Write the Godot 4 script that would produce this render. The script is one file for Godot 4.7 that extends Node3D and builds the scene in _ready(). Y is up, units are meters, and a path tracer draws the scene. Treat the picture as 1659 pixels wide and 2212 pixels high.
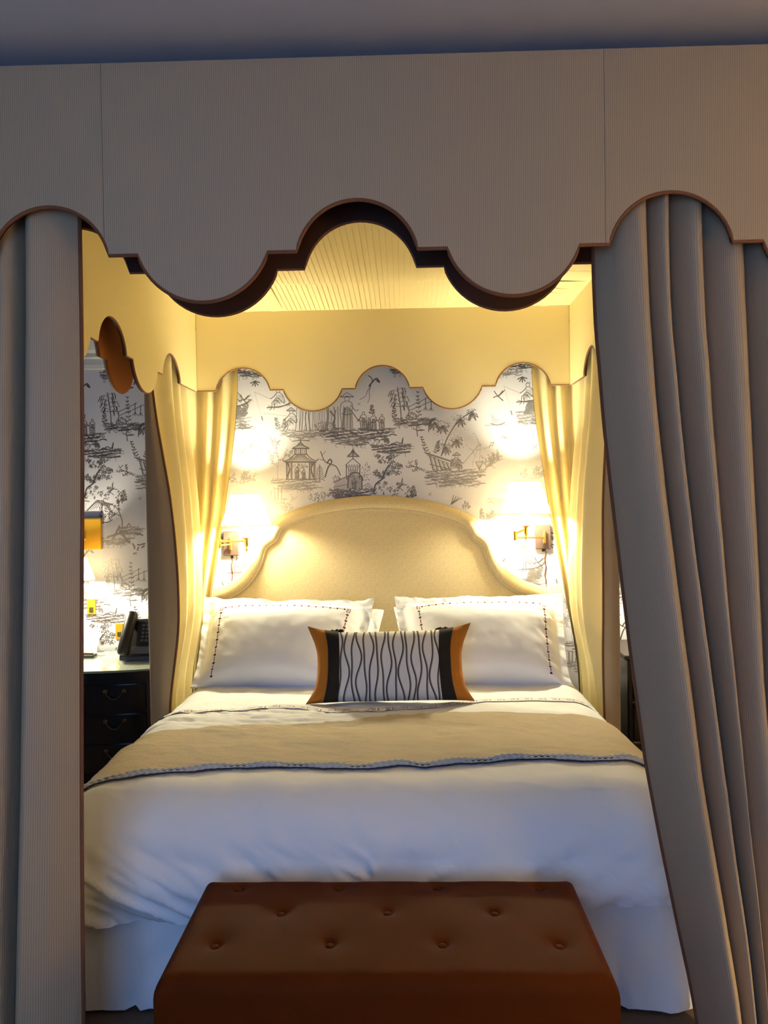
extends Node3D
# A canopied hotel bed seen from its foot: x right, y up, z towards the foot; the wall behind the bed is z = 0.

var M := {}
var taken := {}
var rng := RandomNumberGenerator.new()
var noise := FastNoiseLite.new()

# scalloped pattern of the valances, metres
const ARCH := 0.150
const STEP := 0.0727
const LOBE := 0.162
const ARCH_H := 0.124
const LOBE_H := 0.120
const PERIOD := 2.0 * (ARCH + STEP + LOBE)


func _ready() -> void:
	rng.seed = 7
	noise.seed = 11
	noise.noise_type = FastNoiseLite.TYPE_SIMPLEX_SMOOTH
	noise.frequency = 1.0
	camera_and_light()
	materials()
	room()
	canopy()
	curtains()
	bed()
	bedding()
	bench()
	sconces()
	left_side()
	right_side()
	behind_camera()


# ---------------------------------------------------------------- camera and light
func camera_and_light() -> void:
	var cam := Camera3D.new()
	cam.name = "camera"
	cam.fov = rad_to_deg(2.0 * atan(1106.0 / 1661.0))
	cam.near = 0.05
	cam.far = 60.0
	add_child(cam)
	cam.position = Vector3(0.1047, 1.55, 4.3727)
	cam.basis = Basis(Vector3.UP, 0.0249) * Basis(Vector3.RIGHT, -0.0184) * Basis(Vector3.BACK, -0.0145)
	cam.current = true
	var sky_m := ProceduralSkyMaterial.new()
	sky_m.sky_top_color = Color(0.30, 0.46, 0.86)
	sky_m.sky_horizon_color = Color(0.50, 0.62, 0.90)
	sky_m.ground_bottom_color = Color(0.25, 0.28, 0.32)
	sky_m.ground_horizon_color = Color(0.40, 0.47, 0.58)
	sky_m.sky_energy_multiplier = 1.0
	var sky := Sky.new()
	sky.sky_material = sky_m
	var env := Environment.new()
	env.background_mode = Environment.BG_SKY
	env.sky = sky
	env.tonemap_mode = Environment.TONE_MAPPER_LINEAR
	env.tonemap_exposure = 1.0
	env.sdfgi_enabled = true
	env.ssao_enabled = true
	env.ssil_enabled = true
	var we := WorldEnvironment.new()
	we.name = "world_environment"
	we.environment = env
	add_child(we)
	# dusk daylight through the window behind the camera (the opening in wall_front)
	var a := AreaLight3D.new()
	a.name = "window_daylight"
	a.area_size = Vector2(1.95, 1.5)
	a.light_color = Color(0.52, 0.72, 1.0)
	a.light_energy = DAY
	a.area_range = 20.0
	a.area_attenuation = 2.0
	a.shadow_enabled = true
	add_child(a)
	a.position = Vector3(-0.625, 1.55, 6.28)
	a.light_size = 0.0

const DAY := 5.6
const SCONCE := 1.58
const WARM := Color(1.0, 0.97, 0.82)


func omni(parent: Node, at: Vector3, energy: float, size: float, col: Color) -> void:
	var l := OmniLight3D.new()
	l.name = "lamp_light"
	l.light_color = col
	l.light_energy = energy
	l.light_size = size
	l.omni_range = 14.0
	l.omni_attenuation = 2.0
	l.shadow_enabled = true
	parent.add_child(l, true)
	l.position = at


# ---------------------------------------------------------------- building helpers
func numbered(called: String) -> String:
	if not taken.has(called):
		taken[called] = 0
		return called
	taken[called] += 1
	return "%s_%03d" % [called, taken[called]]


func tag(o: Node, label: String, category: String, group := "") -> void:
	o.set_meta("label", label)
	o.set_meta("category", category)
	if group != "":
		o.set_meta("group", group)


func thing(called: String, label: String, category: String, at := Vector3.ZERO, group := "") -> Node3D:
	var o := Node3D.new()
	o.name = numbered(called)
	add_child(o)
	o.position = at
	tag(o, label, category, group)
	return o


func put(called: String, mesh: Mesh, m: Material, parent: Node = null) -> MeshInstance3D:
	var o := MeshInstance3D.new()
	o.mesh = mesh
	o.material_override = m
	o.cast_shadow = GeometryInstance3D.SHADOW_CASTING_SETTING_ON
	if parent == null:
		o.name = numbered(called)
		add_child(o)
	else:
		o.name = called
		parent.add_child(o, true)
	return o


func struct(called: String, mesh: Mesh, m: Material, parent: Node = null) -> MeshInstance3D:
	var o := put(called, mesh, m, parent)
	if parent == null:
		o.set_meta("kind", "structure")
	return o


func arrays_mesh(v: PackedVector3Array, n: PackedVector3Array, uv: PackedVector2Array, idx: PackedInt32Array) -> ArrayMesh:
	var a := []
	a.resize(Mesh.ARRAY_MAX)
	a[Mesh.ARRAY_VERTEX] = v
	a[Mesh.ARRAY_NORMAL] = n
	a[Mesh.ARRAY_TEX_UV] = uv
	a[Mesh.ARRAY_INDEX] = idx
	var m := ArrayMesh.new()
	m.add_surface_from_arrays(Mesh.PRIMITIVE_TRIANGLES, a)
	return m


# rows of points (u to the right, rows downwards, front towards the viewer); wrap joins the last column to the first
func grid(rows: Array, uvs: Array = [], wrap := false, flat := false) -> ArrayMesh:
	var h := rows.size()
	var w: int = rows[0].size()
	var v := PackedVector3Array()
	var uv := PackedVector2Array()
	for i in h:
		var r: PackedVector3Array = rows[i]
		v.append_array(r)
		if uvs.size() > 0:
			uv.append_array(uvs[i])
		else:
			for j in w:
				uv.append(Vector2(float(j) / maxf(1.0, w - 1), float(i) / maxf(1.0, h - 1)))
	var idx := PackedInt32Array()
	for i in h - 1:
		for j in (w if wrap else w - 1):
			var j2 := (j + 1) % w
			var a := i * w + j
			var b := i * w + j2
			var c := (i + 1) * w + j2
			var d := (i + 1) * w + j
			idx.append_array(PackedInt32Array([a, b, c, a, c, d]))
	if flat:
		var fv := PackedVector3Array()
		var fn := PackedVector3Array()
		var fu := PackedVector2Array()
		var fi := PackedInt32Array()
		for k in range(0, idx.size(), 3):
			var p := v[idx[k]]
			var q := v[idx[k + 1]]
			var r2 := v[idx[k + 2]]
			var nn := (r2 - p).cross(q - p).normalized()
			for e in 3:
				fv.append(v[idx[k + e]])
				fn.append(nn)
				fu.append(uv[idx[k + e]])
				fi.append(k + e)
		return arrays_mesh(fv, fn, fu, fi)
	return arrays_mesh(v, smooth_normals(v, idx), uv, idx)


func smooth_normals(v: PackedVector3Array, idx: PackedInt32Array) -> PackedVector3Array:
	var n := PackedVector3Array()
	n.resize(v.size())
	for k in range(0, idx.size(), 3):
		var a := idx[k]
		var b := idx[k + 1]
		var c := idx[k + 2]
		var f := (v[c] - v[a]).cross(v[b] - v[a])
		n[a] += f
		n[b] += f
		n[c] += f
	for k in n.size():
		n[k] = n[k].normalized() if n[k].length() > 1e-12 else Vector3.UP
	return n


# several meshes as one part
func joined(meshes: Array, places: Array = []) -> ArrayMesh:
	var st := SurfaceTool.new()
	st.begin(Mesh.PRIMITIVE_TRIANGLES)
	for k in meshes.size():
		st.append_from(meshes[k], 0, places[k] if places.size() > k else Transform3D())
	return st.commit()


# a flat shape in x and y with thickness from z0 to z1; uv in metres
func plate(poly: PackedVector2Array, z0: float, z1: float, faces := true, sides := true) -> ArrayMesh:
	var v := PackedVector3Array()
	var n := PackedVector3Array()
	var uv := PackedVector2Array()
	var idx := PackedInt32Array()
	if faces:
		var tri := Geometry2D.triangulate_polygon(poly)
		for side in 2:
			var z := z1 if side == 0 else z0
			var base := v.size()
			for p in poly:
				v.append(Vector3(p.x, p.y, z))
				n.append(Vector3(0, 0, 1 if side == 0 else -1))
				uv.append(Vector2(p.x, -p.y))
			for k in range(0, tri.size(), 3):
				var a := poly[tri[k]]
				var b := poly[tri[k + 1]]
				var c := poly[tri[k + 2]]
				var clockwise := (b - a).cross(c - a) < 0.0
				if clockwise == (side == 0):
					idx.append_array(PackedInt32Array([base + tri[k], base + tri[k + 1], base + tri[k + 2]]))
				else:
					idx.append_array(PackedInt32Array([base + tri[k], base + tri[k + 2], base + tri[k + 1]]))
	if sides:
		var cw := Geometry2D.is_polygon_clockwise(poly)
		for k in poly.size():
			var p := poly[k]
			var q := poly[(k + 1) % poly.size()]
			if not cw:
				var t := p
				p = q
				q = t
			var d := (q - p).normalized()
			var nn := Vector3(-d.y, d.x, 0)
			var base := v.size()
			v.append_array(PackedVector3Array([Vector3(p.x, p.y, z0), Vector3(q.x, q.y, z0), Vector3(q.x, q.y, z1), Vector3(p.x, p.y, z1)]))
			for e in 4:
				n.append(nn)
			uv.append_array(PackedVector2Array([Vector2(0, z0), Vector2(p.distance_to(q), z0), Vector2(p.distance_to(q), z1), Vector2(0, z1)]))
			idx.append_array(PackedInt32Array([base, base + 1, base + 2, base, base + 2, base + 3]))
	return arrays_mesh(v, n, uv, idx)


# box with chamfered edges, centred at c
func box(size: Vector3, c := Vector3.ZERO, bevel := 0.003) -> ArrayMesh:
	var h := size / 2.0
	var b := minf(bevel, minf(h.x, minf(h.y, h.z)) * 0.49)
	var st := SurfaceTool.new()
	st.begin(Mesh.PRIMITIVE_TRIANGLES)
	var pts := PackedVector3Array()
	for sx in [-1.0, 1.0]:
		for sy in [-1.0, 1.0]:
			for sz in [-1.0, 1.0]:
				pts.append(Vector3(sx * h.x, sy * (h.y - b), sz * (h.z - b)))
				pts.append(Vector3(sx * (h.x - b), sy * h.y, sz * (h.z - b)))
				pts.append(Vector3(sx * (h.x - b), sy * (h.y - b), sz * h.z))
	var at := func(sx: int, sy: int, sz: int, k: int) -> Vector3: return pts[((sx * 2 + sy) * 2 + sz) * 3 + k]
	var faces := []
	for s in 2:
		faces.append([at.call(s, 0, 0, 0), at.call(s, 1, 0, 0), at.call(s, 1, 1, 0), at.call(s, 0, 1, 0)])
		faces.append([at.call(0, s, 0, 1), at.call(1, s, 0, 1), at.call(1, s, 1, 1), at.call(0, s, 1, 1)])
		faces.append([at.call(0, 0, s, 2), at.call(1, 0, s, 2), at.call(1, 1, s, 2), at.call(0, 1, s, 2)])
		for t in 2:
			faces.append([at.call(s, t, 0, 0), at.call(s, t, 1, 0), at.call(s, t, 1, 1), at.call(s, t, 0, 1)])
			faces.append([at.call(s, 0, t, 0), at.call(s, 1, t, 0), at.call(s, 1, t, 2), at.call(s, 0, t, 2)])
			faces.append([at.call(0, s, t, 1), at.call(1, s, t, 1), at.call(1, s, t, 2), at.call(0, s, t, 2)])
			for u in 2:
				faces.append([at.call(s, t, u, 0), at.call(s, t, u, 1), at.call(s, t, u, 2)])
	for f in faces:
		var mid := Vector3.ZERO
		for p in f:
			mid += p
		mid /= f.size()
		var nn: Vector3 = (f[2] - f[0]).cross(f[1] - f[0]).normalized()
		var order: Array = f
		if nn.dot(mid) < 0.0:
			order = f.duplicate()
			order.reverse()
			nn = -nn
		for k in range(1, order.size() - 1):
			for p in [order[0], order[k], order[k + 1]]:
				st.set_normal(nn)
				var q: Vector3 = p
				st.set_uv(Vector2(q.x + q.z, -q.y + q.z * absf(nn.y)))
				st.add_vertex(q + c)
	return st.commit()


# profile of (radius, height) turned round the y axis
func lathe(profile: Array, seg := 28, flute := 0.0, flutes := 0) -> ArrayMesh:
	var rows := []
	for k in range(profile.size() - 1, -1, -1):
		var r := PackedVector3Array()
		for j in seg + 1:
			var a := TAU * j / seg
			var rad: float = profile[k].x
			if flutes > 0:
				rad *= 1.0 + flute * (pow(absf(sin(a * flutes / 2.0)), 0.6) - 0.6)
			r.append(Vector3(sin(a) * rad, profile[k].y, cos(a) * rad))
		rows.append(r)
	return grid(rows)


# round bar along a path
func tube(path: Array, rad: float, seg := 8, radii: Array = []) -> ArrayMesh:
	var rows := []
	var side := Vector3.ZERO
	for k in path.size():
		var p: Vector3 = path[k]
		var before: Vector3 = path[maxi(k - 1, 0)]
		var after: Vector3 = path[mini(k + 1, path.size() - 1)]
		var t := (after - before).normalized()
		if side == Vector3.ZERO:
			side = t.cross(Vector3.UP if absf(t.y) < 0.9 else Vector3.RIGHT).normalized()
		side = (side - t * side.dot(t)).normalized()
		var up := side.cross(t)
		var r := PackedVector3Array()
		var q: float = radii[k] if radii.size() > k else rad
		for j in seg + 1:
			var a := TAU * j / seg
			r.append(p + (side * cos(a) + up * sin(a)) * q)
		rows.append(r)
	# end caps
	var first: Vector3 = path[0]
	var last: Vector3 = path[-1]
	var c0 := PackedVector3Array()
	var c1 := PackedVector3Array()
	for j in seg + 1:
		c0.append(first)
		c1.append(last)
	rows.insert(0, c0)
	rows.append(c1)
	return grid(rows)


func crom(p0: Vector3, p1: Vector3, p2: Vector3, p3: Vector3, t: float) -> Vector3:
	return p1.cubic_interpolate(p2, p0, p3, t)


func spline(pts: Array, per: int) -> Array:
	var out := []
	for k in pts.size() - 1:
		for e in per:
			out.append(crom(pts[maxi(k - 1, 0)], pts[k], pts[k + 1], pts[mini(k + 2, pts.size() - 1)], float(e) / per))
	out.append(pts[-1])
	return out


func rounded_rect(x0: float, y0: float, x1: float, y1: float, r: float, seg := 5) -> PackedVector2Array:
	var p := PackedVector2Array()
	for c in [[x1 - r, y1 - r, 0.0], [x0 + r, y1 - r, 90.0], [x0 + r, y0 + r, 180.0], [x1 - r, y0 + r, 270.0]]:
		for k in seg + 1:
			var a := deg_to_rad(c[2] + 90.0 * k / seg)
			p.append(Vector2(c[0] + cos(a) * r, c[1] + sin(a) * r))
	return p


# ---------------------------------------------------------------- ink: antialiased strokes on a small sheet
var ink := PackedFloat32Array()
var iw := 0
var ih := 0
var ink_wrap := false


func sheet(w: int, h: int, wrapping: bool) -> void:
	iw = w
	ih = h
	ink_wrap = wrapping
	ink.resize(w * h)
	ink.fill(0.0)


func seg(a: Vector2, b: Vector2, w: float, dark := 1.0) -> void:
	var r := w / 2.0 + 1.0
	var x0 := floori(minf(a.x, b.x) - r)
	var x1 := ceili(maxf(a.x, b.x) + r)
	var y0 := floori(minf(a.y, b.y) - r)
	var y1 := ceili(maxf(a.y, b.y) + r)
	var d := b - a
	var l := maxf(d.length_squared(), 1e-6)
	for y in range(y0, y1 + 1):
		if not ink_wrap and (y < 0 or y >= ih):
			continue
		var row := posmod(y, ih) * iw
		for x in range(x0, x1 + 1):
			if not ink_wrap and (x < 0 or x >= iw):
				continue
			var px := x - a.x
			var py := y - a.y
			var t := clampf((px * d.x + py * d.y) / l, 0.0, 1.0)
			var ex := px - d.x * t
			var ey := py - d.y * t
			var c := (w / 2.0 + 0.5 - sqrt(ex * ex + ey * ey)) * dark
			if c > 0.0:
				var at := row + posmod(x, iw)
				c = minf(c, dark)
				if c > ink[at]:
					ink[at] = c


func inked(paper: Color, tint: Color) -> ImageTexture:
	var data := PackedByteArray()
	data.resize(iw * ih * 3)
	for k in iw * ih:
		var t := ink[k]
		data[k * 3] = int(255.0 * lerpf(paper.r, tint.r, t))
		data[k * 3 + 1] = int(255.0 * lerpf(paper.g, tint.g, t))
		data[k * 3 + 2] = int(255.0 * lerpf(paper.b, tint.b, t))
	return ImageTexture.create_from_image(Image.create_from_data(iw, ih, false, Image.FORMAT_RGB8, data))


func made_texture(w: int, h: int, f: Callable) -> ImageTexture:
	var data := PackedByteArray()
	data.resize(w * h * 3)
	for y in h:
		for x in w:
			var c: Color = f.call(x, y)
			var k := (y * w + x) * 3
			data[k] = int(clampf(c.r, 0, 1) * 255.0)
			data[k + 1] = int(clampf(c.g, 0, 1) * 255.0)
			data[k + 2] = int(clampf(c.b, 0, 1) * 255.0)
	return ImageTexture.create_from_image(Image.create_from_data(w, h, false, Image.FORMAT_RGB8, data))


func made_bump(w: int, h: int, f: Callable, strength: float) -> ImageTexture:
	var im := Image.create_empty(w, h, false, Image.FORMAT_RGB8)
	for y in h:
		for x in w:
			var c: float = f.call(x, y)
			im.set_pixel(x, y, Color(c, c, c))
	im.bump_map_to_normal_map(strength)
	return ImageTexture.create_from_image(im)


func rgb(r: float, g: float, b: float) -> Color:
	return Color(r / 255.0, g / 255.0, b / 255.0)


func mat(called: String, col: Color, rough := 0.8, metal := 0.0) -> StandardMaterial3D:
	var m := StandardMaterial3D.new()
	m.resource_name = called
	m.albedo_color = col
	m.roughness = rough
	m.metallic = metal
	m.cull_mode = BaseMaterial3D.CULL_DISABLED
	M[called] = m
	return m


func materials() -> void:
	# ribbed fabric of the canopy's outside: fine stripes along the drop (uv in metres)
	var rib := made_texture(16, 4, func(x, _y):
		var t := 0.5 + 0.5 * cos(TAU * x / 16.0)
		return rgb(198, 184, 162).lerp(rgb(142, 120, 94), t * 0.42))
	var rib_n := made_bump(16, 4, func(x, _y): return 0.5 - 0.5 * cos(TAU * x / 16.0), 1.2)
	var m := mat("ribbed_fabric", Color(0.90, 0.87, 0.82), 0.5)
	m.albedo_texture = rib
	m.normal_enabled = true
	m.normal_texture = rib_n
	m.normal_scale = 0.35
	m.uv1_scale = Vector3(1.0 / 0.0052, 1.0, 1.0)
	m.metallic_specular = 0.4
	mat("lining", rgb(232, 216, 166), 0.6).metallic_specular = 0.3
	mat("brown_lining", rgb(50, 25, 12), 0.9)
	mat("lamplit_brown_lining", rgb(158, 84, 14), 0.85)  # the brown lining again, with warm lamplight put into its colour
	mat("braid", rgb(112, 70, 42), 0.8)
	mat("white_paint", rgb(216, 214, 210), 0.6)
	mat("wall_paint", rgb(196, 186, 172), 0.8)
	mat("ceiling_paint", rgb(206, 206, 208), 0.9)
	mat("dark_metal", rgb(40, 36, 34), 0.5, 0.6)
	var linen := made_texture(64, 64, func(x, y):
		var a := noise.get_noise_2d(x * 0.9, y * 0.06) + noise.get_noise_2d(x * 0.06 + 90.0, y * 0.9)
		return rgb(208, 190, 150).lerp(rgb(178, 156, 114), clampf(0.4 + a * 0.5, 0, 1)))
	m = mat("headboard_linen", Color(1, 1, 1), 0.75)
	m.albedo_texture = linen
	m.uv1_scale = Vector3(13, 13, 13)
	m = mat("white_cotton", rgb(236, 236, 238), 0.75)
	m.metallic_specular = 0.25
	var waffle := made_bump(32, 32, func(x, y):
		return 0.5 + 0.25 * sin(TAU * x / 16.0 + (PI if (y / 8) % 2 == 0 else 0.0)) + 0.25 * sin(TAU * y / 8.0), 3.0)
	m = mat("cream_blanket", rgb(222, 204, 168), 0.9)
	m.normal_enabled = true
	m.normal_texture = waffle
	m.normal_scale = 2.0
	m.uv1_scale = Vector3(1.0 / 0.024, 1.0 / 0.024, 1)
	mat("crochet", rgb(176, 182, 194), 0.9)
	mat("crochet_gap_shade", rgb(46, 46, 54), 0.9)
	mat("ochre_velvet", rgb(168, 104, 22), 0.85)
	mat("black_velvet", rgb(14, 12, 14), 0.95)
	m = mat("leather", rgb(68, 30, 7), 0.62)
	m.metallic_specular = 0.14
	m.normal_enabled = true
	m.normal_texture = made_bump(64, 64, func(x, y): return 0.5 + 0.5 * sin(x * 1.9 + 2.0 * sin(y * 1.3)) * sin(y * 2.1 + 1.7 * sin(x * 0.9)), 1.5)
	m.normal_scale = 0.18
	m.uv1_scale = Vector3(14, 14, 1)
	mat("brass", rgb(196, 152, 78), 0.28, 0.95)
	mat("bronze_plate", rgb(92, 74, 66), 0.42, 0.55)
	mat("brass_plate", rgb(240, 184, 56), 0.48, 0.9)
	mat("lacquer", rgb(9, 9, 11), 0.16)
	mat("old_brass", rgb(88, 76, 52), 0.45, 0.8)
	mat("desk_top", rgb(226, 222, 204), 0.5)
	m = mat("glass_sheet", Color(0.86, 0.96, 0.90, 0.12), 0.03)
	m.transparency = BaseMaterial3D.TRANSPARENCY_ALPHA
	mat("glass_edge", rgb(104, 148, 122), 0.2)
	mat("black_plastic", rgb(26, 26, 28), 0.36)
	mat("key_plastic", rgb(92, 92, 98), 0.45)
	mat("white_card", rgb(240, 240, 238), 0.7)
	mat("candle_sleeve", rgb(244, 232, 206), 0.6)
	mat("cable", rgb(110, 66, 34), 0.6)
	m = mat("shade_silk", rgb(248, 232, 196), 0.7)
	m.backlight_enabled = true
	m.backlight = Color(1.0, 0.94, 0.80)
	m = mat("bulb_glow", Color(1, 0.95, 0.85), 0.5)
	m.emission_enabled = true
	m.emission = Color(1.0, 0.84, 0.58)
	m.emission_energy_multiplier = 6.0
	m = mat("carpet", rgb(92, 78, 66), 0.98)
	var c := made_texture(128, 128, func(x, y):
		var a := noise.get_noise_2d(x * 0.6, y * 0.6) * 0.5 + noise.get_noise_2d(x * 2.3 + 40.0, y * 2.3) * 0.5
		return rgb(120, 104, 90).lerp(rgb(84, 70, 58), clampf(0.5 + a * 0.6, 0, 1)))
	m.albedo_color = Color(1, 1, 1)
	m.albedo_texture = c
	m.uv1_triplanar = true
	m.uv1_world_triplanar = true
	m.uv1_scale = Vector3(2.2, 2.2, 2.2)
	mat("dark_wood", rgb(44, 28, 20), 0.4)
	wallpaper()


# ---------------------------------------------------------------- printed wallpaper: scenes in grey-brown ink
const TILE := Vector2(1.66, 0.949)
const TILE_AT := Vector2(-0.861, 2.313)
const TW := 1536
const TH := 878


# drawing units are about 2.6 mm on the wall; the sheet repeats
func wp(p: Vector2) -> Vector2:
	var x := -0.927 + (p.x - 480.0) * 0.002626 - (p.y - 1148.0) * 0.00006
	var y := 1.372 - (p.y - 1148.0) * 0.00263 - (p.x - 480.0) * 0.0000355
	return Vector2((x - TILE_AT.x) / TILE.x * TW, (TILE_AT.y - y) / TILE.y * TH)

const U := 2.43


func S(pts: Array, w := 1.0, dark := 0.9) -> void:
	for k in pts.size() - 1:
		seg(wp(pts[k]), wp(pts[k + 1]), w * U * 1.15, dark)


func V(flat: Array) -> Array:
	var o := []
	for k in range(0, flat.size(), 2):
		o.append(Vector2(flat[k], flat[k + 1]))
	return o


func curve(flat: Array, w := 1.0, dark := 0.9) -> void:
	var p := V(flat)
	var q := []
	for k in p.size() - 1:
		for e in 5:
			q.append((p[k] as Vector2).cubic_interpolate(p[k + 1], p[maxi(k - 1, 0)], p[mini(k + 2, p.size() - 1)], e / 5.0))
	q.append(p[-1])
	S(q, w, dark)


func dab(at: Vector2, a: float, l: float, w: float, dark := 0.85) -> void:
	var d := Vector2(cos(a), sin(a)) * l / 2.0
	seg(wp(at - d), wp(at + d), w * U * 1.15, dark)


func foliage(at: Vector2, rx: float, ry: float, n: int, size: float, dark := 0.8) -> void:
	for k in n:
		var a := rng.randf() * TAU
		var r := sqrt(rng.randf())
		dab(at + Vector2(cos(a) * rx * r, sin(a) * ry * r), rng.randf() * PI, size * rng.randf_range(0.6, 1.6), size * rng.randf_range(0.4, 0.7), dark * rng.randf_range(0.6, 1.0))


func branch(at: Vector2, a: float, l: float, w: float, depth: int, leaf: float, dark := 0.85) -> void:
	var p := at
	var aa := a
	for k in 4:
		var q := p + Vector2(cos(aa), sin(aa)) * l / 4.0
		seg(wp(p), wp(q), w * (1.0 - 0.1 * k) * U, dark)
		if depth <= 1 or k > 1:
			for e in 2:
				dab(q + Vector2(rng.randf_range(-2.6, 2.6), rng.randf_range(-2.6, 2.6)) * leaf * 0.5, rng.randf() * PI, leaf * rng.randf_range(0.9, 2.0), leaf * 0.62, dark * rng.randf_range(0.7, 1.0))
		p = q
		aa += rng.randf_range(-0.35, 0.35)
		if depth > 0 and k > 0:
			branch(p, aa + (0.8 if (k % 2) == 0 else -0.8) + rng.randf_range(-0.3, 0.3), l * 0.55, w * 0.6, depth - 1, leaf, dark)


func sprig(at: Vector2, h: float, lean: float, dark := 0.8) -> void:
	var p := at
	for k in 7:
		var q := p + Vector2(lean * h / 7.0 + rng.randf_range(-0.8, 0.8), -h / 7.0)
		seg(wp(p), wp(q), 0.55 * U, dark)
		for s in [-1.0, 1.0]:
			dab(q + Vector2(s * (3.6 - k * 0.4), rng.randf_range(-1.5, 1.0)), -s * rng.randf_range(0.2, 0.9), 5.0 - k * 0.4, 1.9, dark * 0.95)
		p = q


func island(x0: float, x1: float, y: float, h: float, dark := 0.8) -> void:
	# broken ground: wavy strokes, darker below, roots hanging from the underside
	var w := x1 - x0
	var rows := int(maxf(4.0, h / 1.6))
	for k in rows:
		var t := float(k) / maxf(1.0, rows - 1)
		var a := x0 + w * (0.04 + 0.30 * t * rng.randf())
		var b := x1 - w * (0.04 + 0.30 * t * rng.randf())
		var x := a
		while x < b:
			var l := rng.randf_range(3.0, 15.0)
			var yy := y + h * t + sin(x * 0.11 + k * 1.7) * h * 0.10
			curve([x, yy, x + l * 0.5, yy + rng.randf_range(-1.2, 1.2), x + l, yy + rng.randf_range(-1.4, 1.4)], rng.randf_range(0.8, 2.0 + 1.4 * t), dark * rng.randf_range(0.55, 1.0))
			x += l * rng.randf_range(0.75, 1.35)
	for k in int(w / 7.0):
		var x := rng.randf_range(x0 + w * 0.12, x1 - w * 0.12)
		curve([x, y + h, x + rng.randf_range(-2, 2), y + h + rng.randf_range(2, 5), x + rng.randf_range(-4, 4), y + h + rng.randf_range(4, 9)], 0.7, dark * 0.8)
	for k in int(w / 9.0):
		var x := rng.randf_range(x0, x1)
		for e in 3:
			dab(Vector2(x + e * 1.5, y - 1.5), -1.5 + e * 0.35, rng.randf_range(3, 6), 0.7, dark * 0.8)


func bird(x: float, y: float, s: float, a := 0.0) -> void:
	var c := cos(a)
	var n := sin(a)
	var t := func(u: float, v: float) -> Vector2: return Vector2(x + (u * c - v * n) * s, y + (u * n + v * c) * s)
	for p in [[-9, -6, -4, -1, 0, 1], [0, 1, 5, -6, 8, -11], [-1, 1, 4, 4, 9, 7], [-8, 5, -4, 2, 0, 1], [0, 0, 3, -5, 5, -9], [0, 1.5, 5, 4.5, 8, 6]]:
		var q := []
		for k in range(0, 6, 2):
			q.append(t.call(p[k], p[k + 1]))
		S(q, 1.3 * s, 0.8)


func willow(x: float, y: float, h: float) -> void:
	curve([x, y, x - 2, y - h * 0.4, x - 6, y - h * 0.75, x - 9, y - h], 1.7, 0.85)
	for k in 9:
		var t := 0.42 + 0.065 * k
		var bx := x - 8.0 * t
		var by := y - h * t
		var s := 1.0 if k % 2 == 0 else -1.0
		var tip := Vector2(bx + s * rng.randf_range(12, 22), by - rng.randf_range(0, 5))
		curve([bx, by, (bx + tip.x) / 2.0, by - 4.0, tip.x, tip.y], 0.8, 0.8)
		for e in 5:
			var u := Vector2(bx, by - 2.0).lerp(tip, rng.randf_range(0.35, 1.05))
			var l := rng.randf_range(6, 13)
			dab(u + Vector2(s * l * 0.18, l * 0.42), (1.25 if s > 0 else 1.9) + rng.randf_range(-0.15, 0.15), l, 1.15, 0.85)


func rails(x: float, y: float) -> void:
	# small plank bridge with hand rails
	S(V([x - 32, y + 2, x + 2, y + 3]), 0.9)
	S(V([x + 2, y + 3, x + 42, y - 16]), 1.0)
	S(V([x + 2, y + 12, x + 58, y - 12]), 1.0)
	for k in [[2, 3, 24], [38, -15, 26], [50, -10, 22]]:
		S(V([x + k[0], y + k[1] - 1, x + k[0], y + k[1] + k[2]]), 1.3)
		S(V([x + k[0] - 5, y + k[1] + k[2], x + k[0], y + k[1] + k[2] - 7, x + k[0] + 5, y + k[1] + k[2]]), 1.0)


func person_print(x: float, y: float, h: float, robe: int, hat: bool, face := 1.0) -> void:
	# figure printed from outline strokes and folds; y is the ground, h its height
	var u := h / 10.0
	var dark := 0.85
	curve([x - u * 0.6, y - u * 8.6, x, y - u * 9.2, x + u * 0.6, y - u * 8.6, x + u * 0.4, y - u * 7.9, x - u * 0.4, y - u * 7.9, x - u * 0.6, y - u * 8.6], 0.8, dark)
	if hat:
		S(V([x - u * 1.7, y - u * 8.9, x, y - u * 10.0, x + u * 1.7, y - u * 8.9]), 1.0)
		S(V([x - u * 1.7, y - u * 8.9, x + u * 1.7, y - u * 8.9]), 1.5)
	else:
		foliage(Vector2(x, y - u * 9.1), u * 0.6, u * 0.35, 6, 1.2)
	curve([x - u * 0.4, y - u * 7.8, x - u * 1.5, y - u * 7.0, x - u * 1.7, y - u * 4.6, x - u * 1.3, y - u * 2.0, x - u * 1.6, y - u * 0.3], 1.1, dark)
	curve([x + u * 0.4, y - u * 7.8, x + u * 1.4, y - u * 7.0, x + u * 1.3, y - u * 4.6, x + u * 1.5, y - u * 2.0, x + u * 1.4, y - u * 0.3], 1.1, dark)
	curve([x + face * u * 1.0, y - u * 6.8, x + face * u * 2.2, y - u * 5.4, x + face * u * 3.0, y - u * 5.6], 1.2, dark)
	S(V([x - u * 1.6, y - u * 0.3, x + u * 1.4, y - u * 0.3]), 1.2)
	for k in robe:
		var t := -1.1 + 2.2 * (k + 0.5) / robe
		curve([x + t * u * 0.8, y - u * (6.6 - rng.randf()), x + t * u * 1.1 + rng.randf_range(-1, 1), y - u * 3.5, x + t * u * 1.2, y - u * 0.5], rng.randf_range(0.6, 1.7), dark * rng.randf_range(0.6, 1.0))
	curve([x - u * 1.3, y - u * 4.6, x, y - u * 4.3, x + u * 1.3, y - u * 4.6], 1.3, dark)
	for s in [-0.7, 0.7]:
		dab(Vector2(x + s * u + face * u * 0.3, y), 0.1, u * 1.1, 1.3, dark)


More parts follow.
